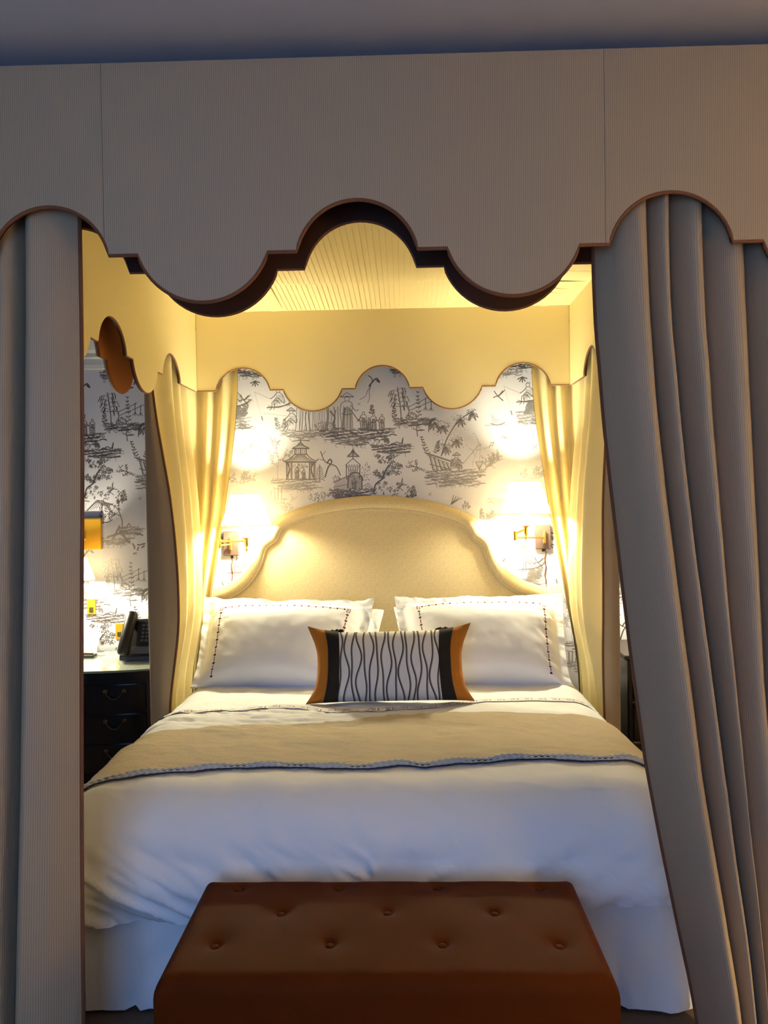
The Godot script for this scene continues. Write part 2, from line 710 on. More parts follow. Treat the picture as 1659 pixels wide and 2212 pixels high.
func seated(x: float, y: float, s: float, face: float, hat: bool) -> void:
	# a seated boy with bent knees and a rod
	var p := func(a: Array) -> Array:
		var o := []
		for k in range(0, a.size(), 2):
			o.append_array([x + face * a[k] * s, y + a[k + 1] * s])
		return o
	curve(p.call([-3, -30, 1, -34, 5, -30, 3, -25, -2, -25, -3, -30]), 0.8)
	if hat:
		S(V(p.call([-9, -30, 1, -38, 11, -31, -9, -30])), 1.3)
	else:
		foliage(Vector2(x, y - 33 * s), 4 * s, 2 * s, 10, 1.3)
	curve(p.call([-2, -25, -9, -19, -13, -8, -10, -2]), 1.0)
	curve(p.call([3, -25, 9, -17, 17, -11]), 1.2)
	curve(p.call([-9, -4, 2, -13, 9, -7, 8, 6, 10, 12]), 1.1)
	curve(p.call([-4, 0, 4, -8, 13, -4, 14, 8, 18, 13]), 1.1)
	for k in 5:
		curve(p.call([-8 + k * 3.0, -19, -9 + k * 3.2, -10, -7 + k * 3.0, -3]), rng.randf_range(0.5, 1.1), 0.6)
	for k in 4:
		curve(p.call([0 + k * 2.6, -9, 1 + k * 2.8, -3, 3 + k * 2.4, 3]), 0.7, 0.6)


func pagoda(x: float, y: float, s: float) -> void:
	var q := func(a: Array) -> Array:
		var o := []
		for k in range(0, a.size(), 2):
			o.append_array([x + a[k] * s, y + a[k + 1] * s])
		return o
	S(V(q.call([0, -100, 0, -92])), 1.6)
	S(V(q.call([-20, -95, -4, -97, 4, -97, 21, -96])), 1.2)
	curve(q.call([-1, -93, -8, -85, -18, -79]), 1.3)
	curve(q.call([1, -93, 8, -85, 19, -79]), 1.3)
	S(V(q.call([-19, -78, 20, -78])), 1.8)
	for k in 9:
		S(V(q.call([0, -90, -16 + k * 4, -79])), 0.7, 0.7)
	for k in 7:
		S(V(q.call([-13 + k * 4.4, -77, -13 + k * 4.4, -64])), 1.7 if k % 3 == 0 else 0.8)
	S(V(q.call([-15, -64, 16, -64])), 1.6)
	curve(q.call([-15, -63, -24, -54, -38, -48, -42, -52]), 1.5)
	curve(q.call([16, -63, 25, -54, 38, -49, 42, -54]), 1.5)
	S(V(q.call([-36, -46, 37, -46])), 2.0)
	for k in 15:
		curve(q.call([-10 + k * 1.4, -62, -18 + k * 2.6, -54, -32 + k * 4.6, -47]), 0.8, 0.75)
	for k in [-33, -22, 22, 33]:
		S(V(q.call([k, -46, k * 0.97, -6])), 2.0)
		S(V(q.call([k + 3, -44, k * 0.97 + 3, -6])), 0.8)
	for s2 in [-1.0, 1.0]:
		curve(q.call([s2 * 32, -44, s2 * 26, -30, s2 * 31, -12]), 1.6)
		for k in 6:
			curve(q.call([s2 * (31 - k), -44, s2 * (24 + k * 0.6), -28, s2 * (30 - k * 0.4), -10]), 0.7, 0.7)
	S(V(q.call([-34, -5, 35, -5])), 1.5)
	person_print(x - 8 * s, y - 8 * s, 30 * s, 5, false)
	person_print(x + 8 * s, y - 7 * s, 24 * s, 4, false, -1.0)
	foliage(Vector2(x, y - 36 * s), 18 * s, 6 * s, 40, 2.0)


func wallpaper() -> void:
	sheet(TW, TH, true)
	# boys fishing from a bough
	for at in [Vector2(1138, 862), Vector2(599, 872)]:
		seated(at.x, at.y, 1.0, -1.0, false)
		curve([at.x + 34, at.y - 8, at.x + 12, at.y + 4, at.x - 24, at.y + 8], 2.2, 0.7)
		curve([at.x + 30, at.y - 2, at.x, at.y + 8, at.x - 22, at.y + 4], 1.0, 0.7)
		S(V([at.x - 17, at.y - 11, at.x - 52, at.y - 26]), 0.5, 0.6)
		S(V([at.x - 52, at.y - 26, at.x - 36, at.y + 28]), 0.35, 0.45)
		dab(Vector2(at.x - 35, at.y + 31), 1.3, 8, 2.2, 0.6)
		foliage(at + Vector2(24, -3), 14, 7, 26, 1.6)
	bird(1075, 856, 1.25, 0.2)
	bird(525, 862, 1.15, 0.3)
	for k in [[1125, 816], [548, 822]]:
		for e in 5:
			dab(Vector2(k[0] + cos(e * 0.6 + 0.3) * 5, k[1] + sin(e * 0.6 + 0.3) * 6), e * 0.6 + 0.3, 11, 1.9, 0.8)
	island(1078, 1165, 784, 14, 0.9)
	island(505, 560, 800, 12, 0.8)
	# boat in the reeds
	for at in [Vector2(1073, 918), Vector2(527, 924)]:
		S(V([at.x - 27, at.y + 2, at.x + 24, at.y]), 0.8, 0.6)
		curve([at.x - 14, at.y - 2, at.x, at.y + 1, at.x + 16, at.y - 4], 1.6, 0.7)
		for e in 5:
			S(V([at.x - 9 + e * 3, at.y - 2, at.x - 13 + e * 3.4, at.y - 22 + e * 3]), 0.7, 0.6)
		foliage(at + Vector2(8, -8), 6, 6, 12, 1.4, 0.6)
	# angler by the broken bridge
	for k in 5:
		S(V([928 + k * 9, 985 + k * 4, 936 + k * 9, 1016]), 2.2, 0.75)
		S(V([931 + k * 9, 985 + k * 4, 939 + k * 9, 1016]), 0.7, 0.8)
	S(V([922, 980, 972, 996]), 3.0, 0.7)
	S(V([922, 984, 970, 1001]), 0.8)
	S(V([928, 1003, 972, 1014]), 1.6, 0.7)
	seated(985, 1010, 0.85, 1.0, true)
	for k in 10:
		curve([975 + k * 2.0, 992, 973 + k * 2.6, 1002, 974 + k * 2.8, 1012], 1.0, 0.75)
	curve([1000, 1002, 1020, 978, 1032, 963, 1038, 960], 0.9, 0.7)
	S(V([1038, 960, 1035, 996]), 0.5, 0.6)
	S(V([1027, 998, 1043, 998, 1035, 1016, 1027, 998]), 1.2, 0.7)
	for k in 4:
		S(V([1029 + k * 4, 998, 1035, 1014]), 0.7, 0.6)
	island(912, 1048, 1017, 30, 0.72)
	branch(Vector2(915, 1018), -2.6, 24, 1.2, 1, 2.2)
	for k in 6:
		branch(Vector2(1046 + k * 3, 1018 - k * 3), -1.2 + rng.randf_range(-0.6, 0.8), 22, 0.6, 1, 1.7, 0.6)
	branch(Vector2(1020, 1010), -1.45, 52, 0.7, 1, 1.6, 0.45)
	sprig(Vector2(925, 985), 40, -0.35)
	sprig(Vector2(942, 980), 26, 0.2)
	# leafy tree with long pointed leaves
	curve([953, 985, 962, 955, 972, 935, 985, 915, 1002, 900, 1022, 888], 1.9, 0.8)
	for at in [Vector2(938, 912), Vector2(1018, 892), Vector2(985, 950), Vector2(955, 920), Vector2(993, 905), Vector2(962, 965)]:
		for e in 4:
			var a := 0.7 + e * 0.5 + rng.randf_range(-0.2, 0.2)
			var tip: Vector2 = at + Vector2(cos(a) * 17, sin(a) * 19)
			var side := Vector2(-sin(a), cos(a)) * 3.0
			var mid: Vector2 = (at + tip) / 2.0
			S([at, mid + side, tip, mid - side, at], 0.8, 0.85)
			S([at, tip], 1.1 if e % 2 == 0 else 2.2, 0.7)
		foliage(at, 15, 8, 46, 1.7, 0.75)
	foliage(Vector2(975, 935), 40, 42, 90, 1.6, 0.6)
	# willow with the railed bridge, twice
	willow(866, 910, 72)
	rails(880, 876)
	island(846, 938, 906, 13, 0.9)
	sprig(Vector2(903, 906), 58, -0.05)
	sprig(Vector2(853, 908), 30, -0.1)
	foliage(Vector2(888, 900), 14, 9, 60, 1.8)
	foliage(Vector2(856, 909), 9, 6, 40, 1.8)
	bird(901, 930, 1.1, 0.9)
	for e in 4:
		curve([940, 905, 930, 906 + e * 3, 925, 918 + e * 5], 1.5, 0.8)
	# resting dog on its island
	island(797, 888, 962, 16, 0.95)
	curve([848, 962, 856, 955, 866, 958, 870, 946, 868, 960, 862, 966], 1.6)
	curve([840, 964, 848, 958, 858, 962], 2.0)
	foliage(Vector2(833, 956), 8, 5, 30, 1.8)
	foliage(Vector2(879, 964), 8, 5, 30, 2.0)
	sprig(Vector2(836, 958), 16, -0.2)
	# pipe player and his children
	person_print(748, 932, 84, 9, true)
	S(V([756, 885, 772, 907]), 1.4)
	S(V([770, 905, 776, 908, 771, 910]), 1.6)
	for k in [[784, 44, -1.0], [806, 40, 1.0], [824, 38, -1.0], [796, 30, 1.0]]:
		person_print(k[0], 930, k[1], 6, false, k[2])
		foliage(Vector2(k[0], 912), 6, 8, 20, 1.4, 0.7)
	island(680, 856, 928, 22, 0.95)
	island(712, 800, 952, 9, 0.85)
	sprig(Vector2(803, 896), 20, 0.0)
	# angler among rocks and falling water
	seated(628, 916, 0.95, -1.0, true)
	for k in 22:
		var x := 640.0 + k * 4.2
		curve([x, 880 + rng.randf_range(-8, 8), x + rng.randf_range(-3, 3), 902, x + rng.randf_range(-4, 4), 930], rng.randf_range(0.7, 2.0), rng.randf_range(0.4, 0.75))
	curve([712, 888, 722, 902, 718, 918, 730, 928], 2.8, 0.75)
	foliage(Vector2(700, 920), 26, 10, 90, 1.9, 0.75)
	island(598, 700, 930, 14, 0.55)
	S(V([618, 898, 566, 892]), 0.5, 0.5)
	sprig(Vector2(600, 928), 26, -0.3, 0.6)
	sprig(Vector2(612, 926), 20, 0.1, 0.6)
	# bird of paradise with a long tail
	curve([796, 834, 804, 824, 812, 818, 818, 826, 812, 822], 2.6)
	curve([804, 826, 800, 816, 794, 812], 1.6)
	curve([800, 832, 792, 846, 788, 856, 776, 863], 0.9)
	curve([800, 832, 796, 846, 797, 860, 793, 870], 0.9)
	bird(774, 873, 0.35)
	# pagoda on its rock
	pagoda(648, 1040, 0.92)
	island(580, 692, 1036, 20, 0.6)
	foliage(Vector2(648, 1052), 42, 8, 90, 2.2, 0.55)
	branch(Vector2(600, 1034), -1.75, 52, 1.2, 2, 2.6, 0.42)
	for k in 4:
		S(V([586 + k * 7, 1078, 584 + k * 8, 1060 - k * 3]), 2.0, 0.55)
	island(572, 612, 1078, 9, 0.5)
	for k in 5:
		branch(Vector2(512 + k * 4, 1046), -1.6 + rng.randf_range(-0.7, 0.7), 20, 0.6, 1, 1.9, 0.55)
	for k in [[538, 962], [523, 975], [1060, 960], [1088, 945]]:
		for e in 5:
			dab(Vector2(k[0], k[1]) + Vector2(rng.randf_range(-5, 5), rng.randf_range(-4, 4)), rng.randf() * PI, 7, 1.4, 0.5)
	foliage(Vector2(620, 1096), 16, 9, 80, 1.8, 0.6)
	branch(Vector2(622, 1092), -0.9, 20, 0.5, 1, 1.3, 0.45)
	# parrot on a bare branch beside the fir
	curve([735, 1026, 726, 1008, 712, 1002, 700, 995, 692, 975], 1.7)
	S(V([700, 994, 690, 992]), 1.0)
	S(V([696, 982, 703, 974]), 0.8)
	curve([706, 1000, 712, 992, 716, 998, 708, 1010, 702, 1030], 2.4)
	for k in 6:
		S(V([690, 1006 + k * 5, 684 - k, 1013 + k * 5]), 1.0)
		S(V([690, 1006 + k * 5, 696 + k, 1013 + k * 5]), 1.0)
	S(V([690, 1003, 690, 1040]), 1.1)
	# garden pavilion with a lattice
	S(V([762, 969, 762, 992]), 1.2)
	curve([750, 985, 756, 981, 762, 971, 768, 981, 775, 985], 1.3)
	for k in 8:
		S(V([762, 973, 750 + k * 3.5, 985]), 0.9)
	S(V([750, 986, 775, 986]), 1.6)
	for k in 6:
		S(V([748 + k * 6, 1004, 762 + k * 2.6, 1030]), 0.9)
		S(V([777 - k * 6, 1004, 762 - k * 2.6, 1030]), 0.9)
	S(V([747, 1004, 762, 990, 778, 1004]), 1.3)
	S(V([748, 1003, 748, 1034]), 1.6)
	S(V([777, 1003, 777, 1034]), 1.6)
	curve([750, 1034, 760, 1022, 774, 1022, 784, 1036], 2.2)
	for k in 16:
		S(V([752 + k * 2, 1030 - absf(8 - k) * 0.4, 750 + k * 2.2, 1056]), 1.0, 0.75)
	S(V([752, 1054, 752, 1030]), 1.8)
	S(V([782, 1056, 782, 1034]), 1.8)
	person_print(765, 1056, 26, 5, false)
	for k in 10:
		S(V([724 + k * 3, 1040 - k, 722 + k * 3, 1060]), 1.0, 0.7)
	S(V([720, 1042, 752, 1028]), 1.5)
	S(V([720, 1052, 752, 1046]), 1.0)
	island(706, 816, 1058, 16, 1.0)
	foliage(Vector2(745, 1068), 36, 9, 150, 2.6, 0.95)
	for k in 7:
		S(V([785 + k * 4, 1050 + k * 3, 797 + k * 3, 1044 + k * 3]), 1.0)
	foliage(Vector2(790, 1020), 10, 26, 50, 1.8, 0.8)
	foliage(Vector2(726, 1034), 9, 7, 30, 1.8, 0.85)
	foliage(Vector2(692, 1074), 26, 12, 60, 2.2, 0.8)
	# broad tree beside it
	curve([808, 1064, 812, 1046, 826, 1034, 832, 1018, 840, 1005], 2.6, 0.95)
	for k in 15:
		var at := Vector2(834 + rng.randf_range(-24, 28), 1008 + rng.randf_range(-26, 26))
		foliage(at, 9, 4.5, 22, 2.4, 0.95)
	for k in 26:
		foliage(Vector2(838 + rng.randf_range(-20, 28), 1054 + rng.randf_range(-12, 14)), 3, 3, 4, 2.2, 0.9)
	bird(868, 1046, 1.0, -0.5)
	bird(886, 1000, 0.6, 0.3)
	sprig(Vector2(894, 1075), 24, 0.0, 0.85)
	bird(929, 1068, 0.4)
	# reeds and small islands behind the headboard's edge
	for k in 4:
		curve([975, 1090, 978 + k * 4, 1080, 980 + k * 6, 1070 + k * 2], 1.4, 0.8)
	foliage(Vector2(1008, 1092), 9, 9, 50, 2.0, 0.75)
	island(1052, 1095, 1078, 10, 0.6)
	S(V([1078, 1056, 1102, 1058]), 0.9, 0.6)
	curve([1072, 1076, 1080, 1062, 1096, 1060], 0.8, 0.6)
	sprig(Vector2(1044, 1124), 24, -0.1, 0.7)
	sprig(Vector2(1052, 1126), 22, 0.6, 0.7)
	branch(Vector2(1046, 1138), -0.8, 26, 1.0, 2, 2.0, 0.7)
	island(1072, 1130, 1166, 6, 0.55)
	# lady with a parasol, log raft and the small temple (left of the bed)
	curve([812, 1094, 828, 1078, 836, 1072, 852, 1076, 866, 1080], 1.6, 0.9)
	for k in 9:
		curve([836, 1073, 826 + k * 4, 1082, 814 + k * 6.2, 1094 - k * 1.6], 1.0, 0.7)
	person_print(845, 1122, 30, 6, false)
	curve([842, 1118, 856, 1120, 868, 1114], 2.0, 0.8)
	branch(Vector2(890, 1130), -1.55, 50, 1.8, 2, 2.5, 0.95)
	island(880, 932, 1132, 14, 0.75)
	curve([900, 1132, 905, 1122, 910, 1132], 1.4)
	S(V([858, 1152, 896, 1140]), 4.0, 0.7)
	S(V([884, 1128, 870, 1156]), 3.4, 0.65)
	S(V([886, 1140, 904, 1162]), 3.4, 0.75)
	island(846, 908, 1156, 12, 0.8)
	for k in 7:
		dab(Vector2(925 + rng.randf_range(-10, 18), 1178 + rng.randf_range(-12, 12)), rng.randf() * PI, 6, 3.0, 0.8)
	bird(864, 1052, 0.9, 0.2)
	# young fisherman low on the wall
	for k in 10:
		sprig(Vector2(508 + k * 3, 1268 - k), 26, rng.randf_range(-0.4, 0.4), 0.6)
	island(486, 540, 1262, 22, 0.6)
	var t := inked(rgb(208, 208, 216), rgb(48, 43, 41))
	var m := mat("wallpaper", Color(1, 1, 1), 0.42)
	m.albedo_texture = t
	m.uv1_scale = Vector3(1.0 / TILE.x, 1.0 / TILE.y, 1)
	m.uv1_offset = Vector3(-TILE_AT.x / TILE.x, TILE_AT.y / TILE.y, 0)


# ---------------------------------------------------------------- room
const CEILING := 2.70
const ROOM_X := 2.7
const ROOM_Z := 6.3


func rect(x0: float, y0: float, x1: float, y1: float) -> PackedVector2Array:
	return PackedVector2Array([Vector2(x0, y0), Vector2(x0, y1), Vector2(x1, y1), Vector2(x1, y0)])


func room() -> void:
	struct("floor", box(Vector3(2 * ROOM_X + 0.3, 0.1, ROOM_Z + 0.3), Vector3(0, -0.05, ROOM_Z / 2), 0.0), M.carpet)
	struct("ceiling", box(Vector3(2 * ROOM_X + 0.3, 0.1, ROOM_Z + 0.3), Vector3(0, CEILING + 0.05, ROOM_Z / 2), 0.0), M.ceiling_paint)
	struct("wall_back", plate(rect(-ROOM_X - 0.15, 0, ROOM_X + 0.15, CEILING), -0.15, 0.0), M.wallpaper)
	struct("wall_left", box(Vector3(0.15, CEILING, ROOM_Z), Vector3(-ROOM_X - 0.075, CEILING / 2, ROOM_Z / 2), 0.0), M.wall_paint)
	struct("wall_right", box(Vector3(0.15, CEILING, ROOM_Z), Vector3(ROOM_X + 0.075, CEILING / 2, ROOM_Z / 2), 0.0), M.wall_paint)
	var z := ROOM_Z + 0.075
	var x0 := -1.60
	var x1 := 0.35
	var y0 := 0.8
	var y1 := 2.3
	var e := ROOM_X + 0.15
	struct("wall_front", joined([
		box(Vector3(x0 + e, CEILING, 0.15), Vector3((x0 - e) / 2, CEILING / 2, z), 0.0), box(Vector3(e - x1, CEILING, 0.15), Vector3((x1 + e) / 2, CEILING / 2, z), 0.0),
		box(Vector3(x1 - x0, y0, 0.15), Vector3((x0 + x1) / 2, y0 / 2, z), 0.0), box(Vector3(x1 - x0, CEILING - y1, 0.15), Vector3((x0 + x1) / 2, (CEILING + y1) / 2, z), 0.0)]), M.wall_paint)
	var win := Node3D.new()
	win.name = "window_1"
	win.set_meta("kind", "structure")
	add_child(win)
	var cx := (x0 + x1) / 2
	put("window_frame", joined([box(Vector3(0.05, y1 - y0, 0.06), Vector3(x0 + 0.025, (y0 + y1) / 2, z)), box(Vector3(0.05, y1 - y0, 0.06), Vector3(x1 - 0.025, (y0 + y1) / 2, z)),
		box(Vector3(x1 - x0 - 0.1, 0.05, 0.06), Vector3(cx, y0 + 0.025, z)), box(Vector3(x1 - x0 - 0.1, 0.05, 0.06), Vector3(cx, y1 - 0.025, z)), box(Vector3(0.04, y1 - y0 - 0.1, 0.05), Vector3(cx, (y0 + y1) / 2, z))]), M.white_paint, win)
	for s in [-1.0, 1.0]:
		put("pane", box(Vector3((x1 - x0) / 2 - 0.07, y1 - y0 - 0.1, 0.006), Vector3(cx + s * ((x1 - x0) / 4 - 0.0125), (y0 + y1) / 2, z), 0.0), M.glass_sheet, win)
	# moulded cornice below the ceiling: runs along the wall with a stepped profile
	var prof := [Vector2(0.0, 2.309), Vector2(0.018, 2.309), Vector2(0.022, 2.33), Vector2(0.022, 2.365), Vector2(0.034, 2.372), Vector2(0.034, 2.395), Vector2(0.05, 2.41), Vector2(0.066, 2.45), Vector2(0.085, 2.50), Vector2(0.10, 2.56), Vector2(0.105, 2.64), Vector2(0.112, 2.65), Vector2(0.112, CEILING)]
	var rows := []
	for k in range(prof.size() - 1, -1, -1):
		rows.append(PackedVector3Array([Vector3(-ROOM_X, prof[k].y, prof[k].x), Vector3(ROOM_X, prof[k].y, prof[k].x)]))
	struct("trim_1", grid(rows, [], false, true), M.white_paint)
	struct("baseboard_back", box(Vector3(2 * ROOM_X, 0.14, 0.018), Vector3(0, 0.07, 0.009), 0.004), M.white_paint)


# ---------------------------------------------------------------- canopy
# lower outline of a valance from xa to xb; an arch is centred at x0
func scallop(xa: float, xb: float, x0: float, ys: float, lo := -99.0, hi := 99.0) -> PackedVector2Array:
	var all := PackedVector2Array()
	var ra := (ARCH * ARCH + ARCH_H * ARCH_H) / (2 * ARCH_H)
	var rl := (LOBE * LOBE + LOBE_H * LOBE_H) / (2 * LOBE_H)
	var k0 := floori((xa - x0) / PERIOD) - 1
	var k1 := ceili((xb - x0) / PERIOD) + 1
	var aa := asin(minf(1.0, ARCH / ra))
	if ARCH_H > ra:
		aa = PI - aa
	var al := asin(minf(1.0, LOBE / rl))
	for k in range(k0, k1 + 1):
		var c := x0 + k * PERIOD
		for e in 25:
			var t := lerpf(-aa, aa, e / 24.0)
			all.append(Vector2(c + sin(t) * ra, ys + ARCH_H - ra + cos(t) * ra))
		var l := c + ARCH + STEP + LOBE
		for e in 25:
			var t := lerpf(-al, al, e / 24.0)
			all.append(Vector2(l + sin(t) * rl, ys - LOBE_H + rl - cos(t) * rl))
	for k in all.size():
		if all[k].x < lo or all[k].x > hi:
			all[k].y = ys  # straight to the corner
	var out := PackedVector2Array()
	for k in all.size() - 1:
		var p := all[k]
		var q := all[k + 1]
		if p.x < xa and q.x > xa:
			out.append(p.lerp(q, (xa - p.x) / (q.x - p.x)))
		if p.x >= xa and p.x <= xb:
			out.append(p)
		if p.x < xb and q.x > xb:
			out.append(p.lerp(q, (xb - p.x) / (q.x - p.x)))
	return out


func valance_poly(xa: float, xb: float, x0: float, ys: float, top: float, lo := -99.0, hi := 99.0) -> PackedVector2Array:
	var p := scallop(xa, xb, x0, ys, lo, hi)
	p.append(Vector2(xb, top))
	p.append(Vector2(xa, top))
	return p


func edge_braid(xa: float, xb: float, x0: float, ys: float, z: float, r: float, lo := -99.0, hi := 99.0) -> ArrayMesh:
	var path := []
	for p in scallop(xa, xb, x0, ys, lo, hi):
		path.append(Vector3(p.x, p.y, z))
	return tube(path, r, 8)


func canopy() -> void:
	var c := thing("bed_canopy", "bed canopy with scalloped ribbed beige valance, brown braid and pleated cream ceiling", "canopy", Vector3.ZERO)
	var top := 2.637
	var yf := 2.165
	var yb := 2.153
	var h := 1.155
	# valance at the foot: an outer board in three fabric panels and an inner board
	var fv := Node3D.new()
	fv.name = "foot_valance"
	c.add_child(fv, true)
	var cuts := [-h, -0.63, 0.61, h]
	for k in 3:
		put("fabric_panel", plate(valance_poly(cuts[k] + (0.0005 if k > 0 else 0.0), cuts[k + 1] - (0.0005 if k < 2 else 0.0), 0.0, yf, top), 2.456, 2.464), M.ribbed_fabric, fv)
	put("backing_board", plate(valance_poly(-h, h, 0.0, yf, top), 2.446, 2.4555), M.brown_lining, fv)
	put("edge_braid", edge_braid(-h, h, 0.0, yf - 0.001, 2.460, 0.0052), M.braid, fv)
	put("inner_backing", plate(valance_poly(-1.03, 1.03, 0.0, yf, 2.60), 2.311, 2.32), M.brown_lining, fv)
	put("inner_lining", plate(valance_poly(-1.03, 1.03, 0.0, yf, 2.60), 2.302, 2.3105), M.lining, fv)
	put("inner_braid", edge_braid(-1.03, 1.03, 0.0, yf, 2.311, 0.0045), M.braid, fv)
	# valance along each side: lining board within, fabric board without
	for s in [-1.0, 1.0]:
		var sv := Node3D.new()
		sv.name = "side_valance"
		c.add_child(sv, true)
		sv.rotation.y = PI / 2 if s < 0 else -PI / 2
		# local x runs from the foot to the head on the left, and back on the right
		var x0 := -0.593 if s < 0 else 0.593
		var xa := -2.30 if s < 0 else 0.1425
		var xb := -0.1425 if s < 0 else 2.30
		var lo := -99.0 if s < 0 else x0 - ARCH - 0.002
		var hi := x0 + ARCH + 0.002 if s < 0 else 99.0
		put("lining_panel", plate(valance_poly(xa, xb, x0, yb, 2.60, lo, hi), -1.034, -1.025), M.lining, sv)
		put("lining_backing", plate(valance_poly(xa, xb, x0, yb, 2.60, lo, hi), -1.043, -1.0345), M.brown_lining, sv)
		put("lining_braid", edge_braid(xa, xb, x0, yb, -1.031, 0.0042, lo, hi), M.braid, sv)
		xa = -2.444 if s < 0 else 0.02
		xb = -0.02 if s < 0 else 2.444
		put("outer_backing", plate(valance_poly(xa, xb, x0, yb, top, lo, hi), -1.145, -1.136), M.lamplit_brown_lining, sv)
		put("outer_panel", plate(valance_poly(xa, xb, x0, yb, top, lo, hi), -1.155, -1.1455), M.ribbed_fabric, sv)
		put("outer_braid", edge_braid(xa, xb, x0, yb, -1.143, 0.0042, lo, hi), M.braid, sv)
	# valance at the head
	var hv := Node3D.new()
	hv.name = "head_valance"
	c.add_child(hv, true)
	put("lining_panel", plate(valance_poly(-1.0245, 1.0245, 0.0, yb, 2.60, -0.93, 0.93), 0.131, 0.14), M.lining, hv)
	put("lining_backing", plate(valance_poly(-1.0245, 1.0245, 0.0, yb, 2.60, -0.93, 0.93), 0.122, 0.1305), M.brown_lining, hv)
	put("lining_braid", edge_braid(-1.0245, 1.0245, 0.0, yb, 0.137, 0.0042, -0.93, 0.93), M.braid, hv)
	put("light_block_board", box(Vector3(2.27, 0.016, 2.40), Vector3(0, 2.622, 1.235), 0.0), M.brown_lining, c)  # unseen board added above the pleats to block light
	put("ceiling_mount", box(Vector3(1.6, CEILING - 2.63, 1.7), Vector3(0, (CEILING + 2.63) / 2, 1.1), 0.0), M.brown_lining, c)
	# curtain tracks between the boards
	put("curtain_track", joined([box(Vector3(2.16, 0.02, 0.03), Vector3(0, 2.51, 2.383)), box(Vector3(2.12, 0.02, 0.03), Vector3(0, 2.51, 0.075)), box(Vector3(0.03, 0.02, 2.2), Vector3(-1.09, 2.51, 1.2)), box(Vector3(0.03, 0.02, 2.2), Vector3(1.09, 2.51, 1.2))]), M.brown_lining, c)
	canopy_ceiling(c)


func pleat_strip(a0: Vector3, a1: Vector3, b0: Vector3, b1: Vector3, n: int, deep: float) -> ArrayMesh:
	# knife pleats running from edge a to edge b; each overlaps the next by a fold
	var ra := PackedVector3Array()
	var rb := PackedVector3Array()
	var rm := PackedVector3Array()
	for k in n:
		for e in [[0.0, 0.0], [0.86, -1.0], [0.93, -1.0], [0.935, 0.0]]:
			var t: float = (k + e[0] + (rng.randf_range(-0.06, 0.06) if e[0] > 0.0 and e[0] < 0.93 else 0.0)) / n
			var d := Vector3(0, deep * e[1] * (0.7 + 0.5 * rng.randf()), 0)
			ra.append(a0.lerp(a1, t) + d * 0.12)
			rm.append(a0.lerp(a1, t).lerp(b0.lerp(b1, t), 0.06) + d)
			rb.append(b0.lerp(b1, t) + d * 0.8)
	return grid([ra, rm, rb], [], false, true)


func canopy_ceiling(c: Node3D) -> void:
	var y0 := 2.586
	var y1 := 2.606
	var xo := 1.026
	var xi := 0.535
	var zb := 0.139
	var zi := 0.60
	var zf := 2.303
	var zj := 1.84
	var p := Node3D.new()
	p.name = "pleated_ceiling"
	c.add_child(p, true)
	put("centre_pleats", pleat_strip(Vector3(-xi, y1 - 0.008, zi), Vector3(xi, y1 - 0.008, zi), Vector3(-xi, y1 - 0.004, zj), Vector3(xi, y1 - 0.004, zj), 42, 0.005), M.lining, p)
	put("border_pleats", pleat_strip(Vector3(-xi, y0, zb), Vector3(xi, y0, zb), Vector3(-xi, y1, zi), Vector3(xi, y1, zi), 42, 0.006), M.lining, p)
	put("border_pleats", pleat_strip(Vector3(-xi, y1, zj), Vector3(xi, y1, zj), Vector3(-xi, y0, zf), Vector3(xi, y0, zf), 42, 0.006), M.lining, p)
	for s in [-1.0, 1.0]:
		put("border_pleats", pleat_strip(Vector3(s * xo, y0, zi), Vector3(s * xo, y0, zj), Vector3(s * xi, y1, zi), Vector3(s * xi, y1, zj), 7, 0.0016), M.lining, p)
		for e in 2:
			var zc := zi if e == 0 else zj
			var zo := zb if e == 0 else zf
			# gathers that fan out from the corner of the centre panel
			var rim := PackedVector3Array()
			var hub := PackedVector3Array()
			for k in 13:
				var t := k / 12.0
				var q := Vector3(lerpf(s * xi, s * xo, t * 2.0), y0, zo) if t <= 0.5 else Vector3(s * xo, y0, lerpf(zo, zc, t * 2.0 - 1.0))
				rim.append(q + Vector3(0, 0.0 if k % 2 == 0 else -0.016, 0))
				if k < 12:
					var q2 := Vector3(lerpf(s * xi, s * xo, (t + 0.06) * 2.0), y0, zo) if t + 0.06 <= 0.5 else Vector3(s * xo, y0, lerpf(zo, zc, (t + 0.06) * 2.0 - 1.0))
					rim.append(q2 + Vector3(0, -0.02 if k % 2 == 0 else 0.004, 0))
			for k in rim.size():
				hub.append(Vector3(s * xi, y1 - 0.004, zc) + Vector3(0, -0.012 if k % 3 == 0 else 0.0, 0))
			var out_rim := PackedVector3Array()
			for k in rim.size():
				out_rim.append(Vector3(rim[k].x, y0, rim[k].z))
				rim[k] = rim[k].lerp(hub[k], 0.12)
			put("corner_gathers", grid([out_rim, rim, hub], [], false, true), M.lining, p)


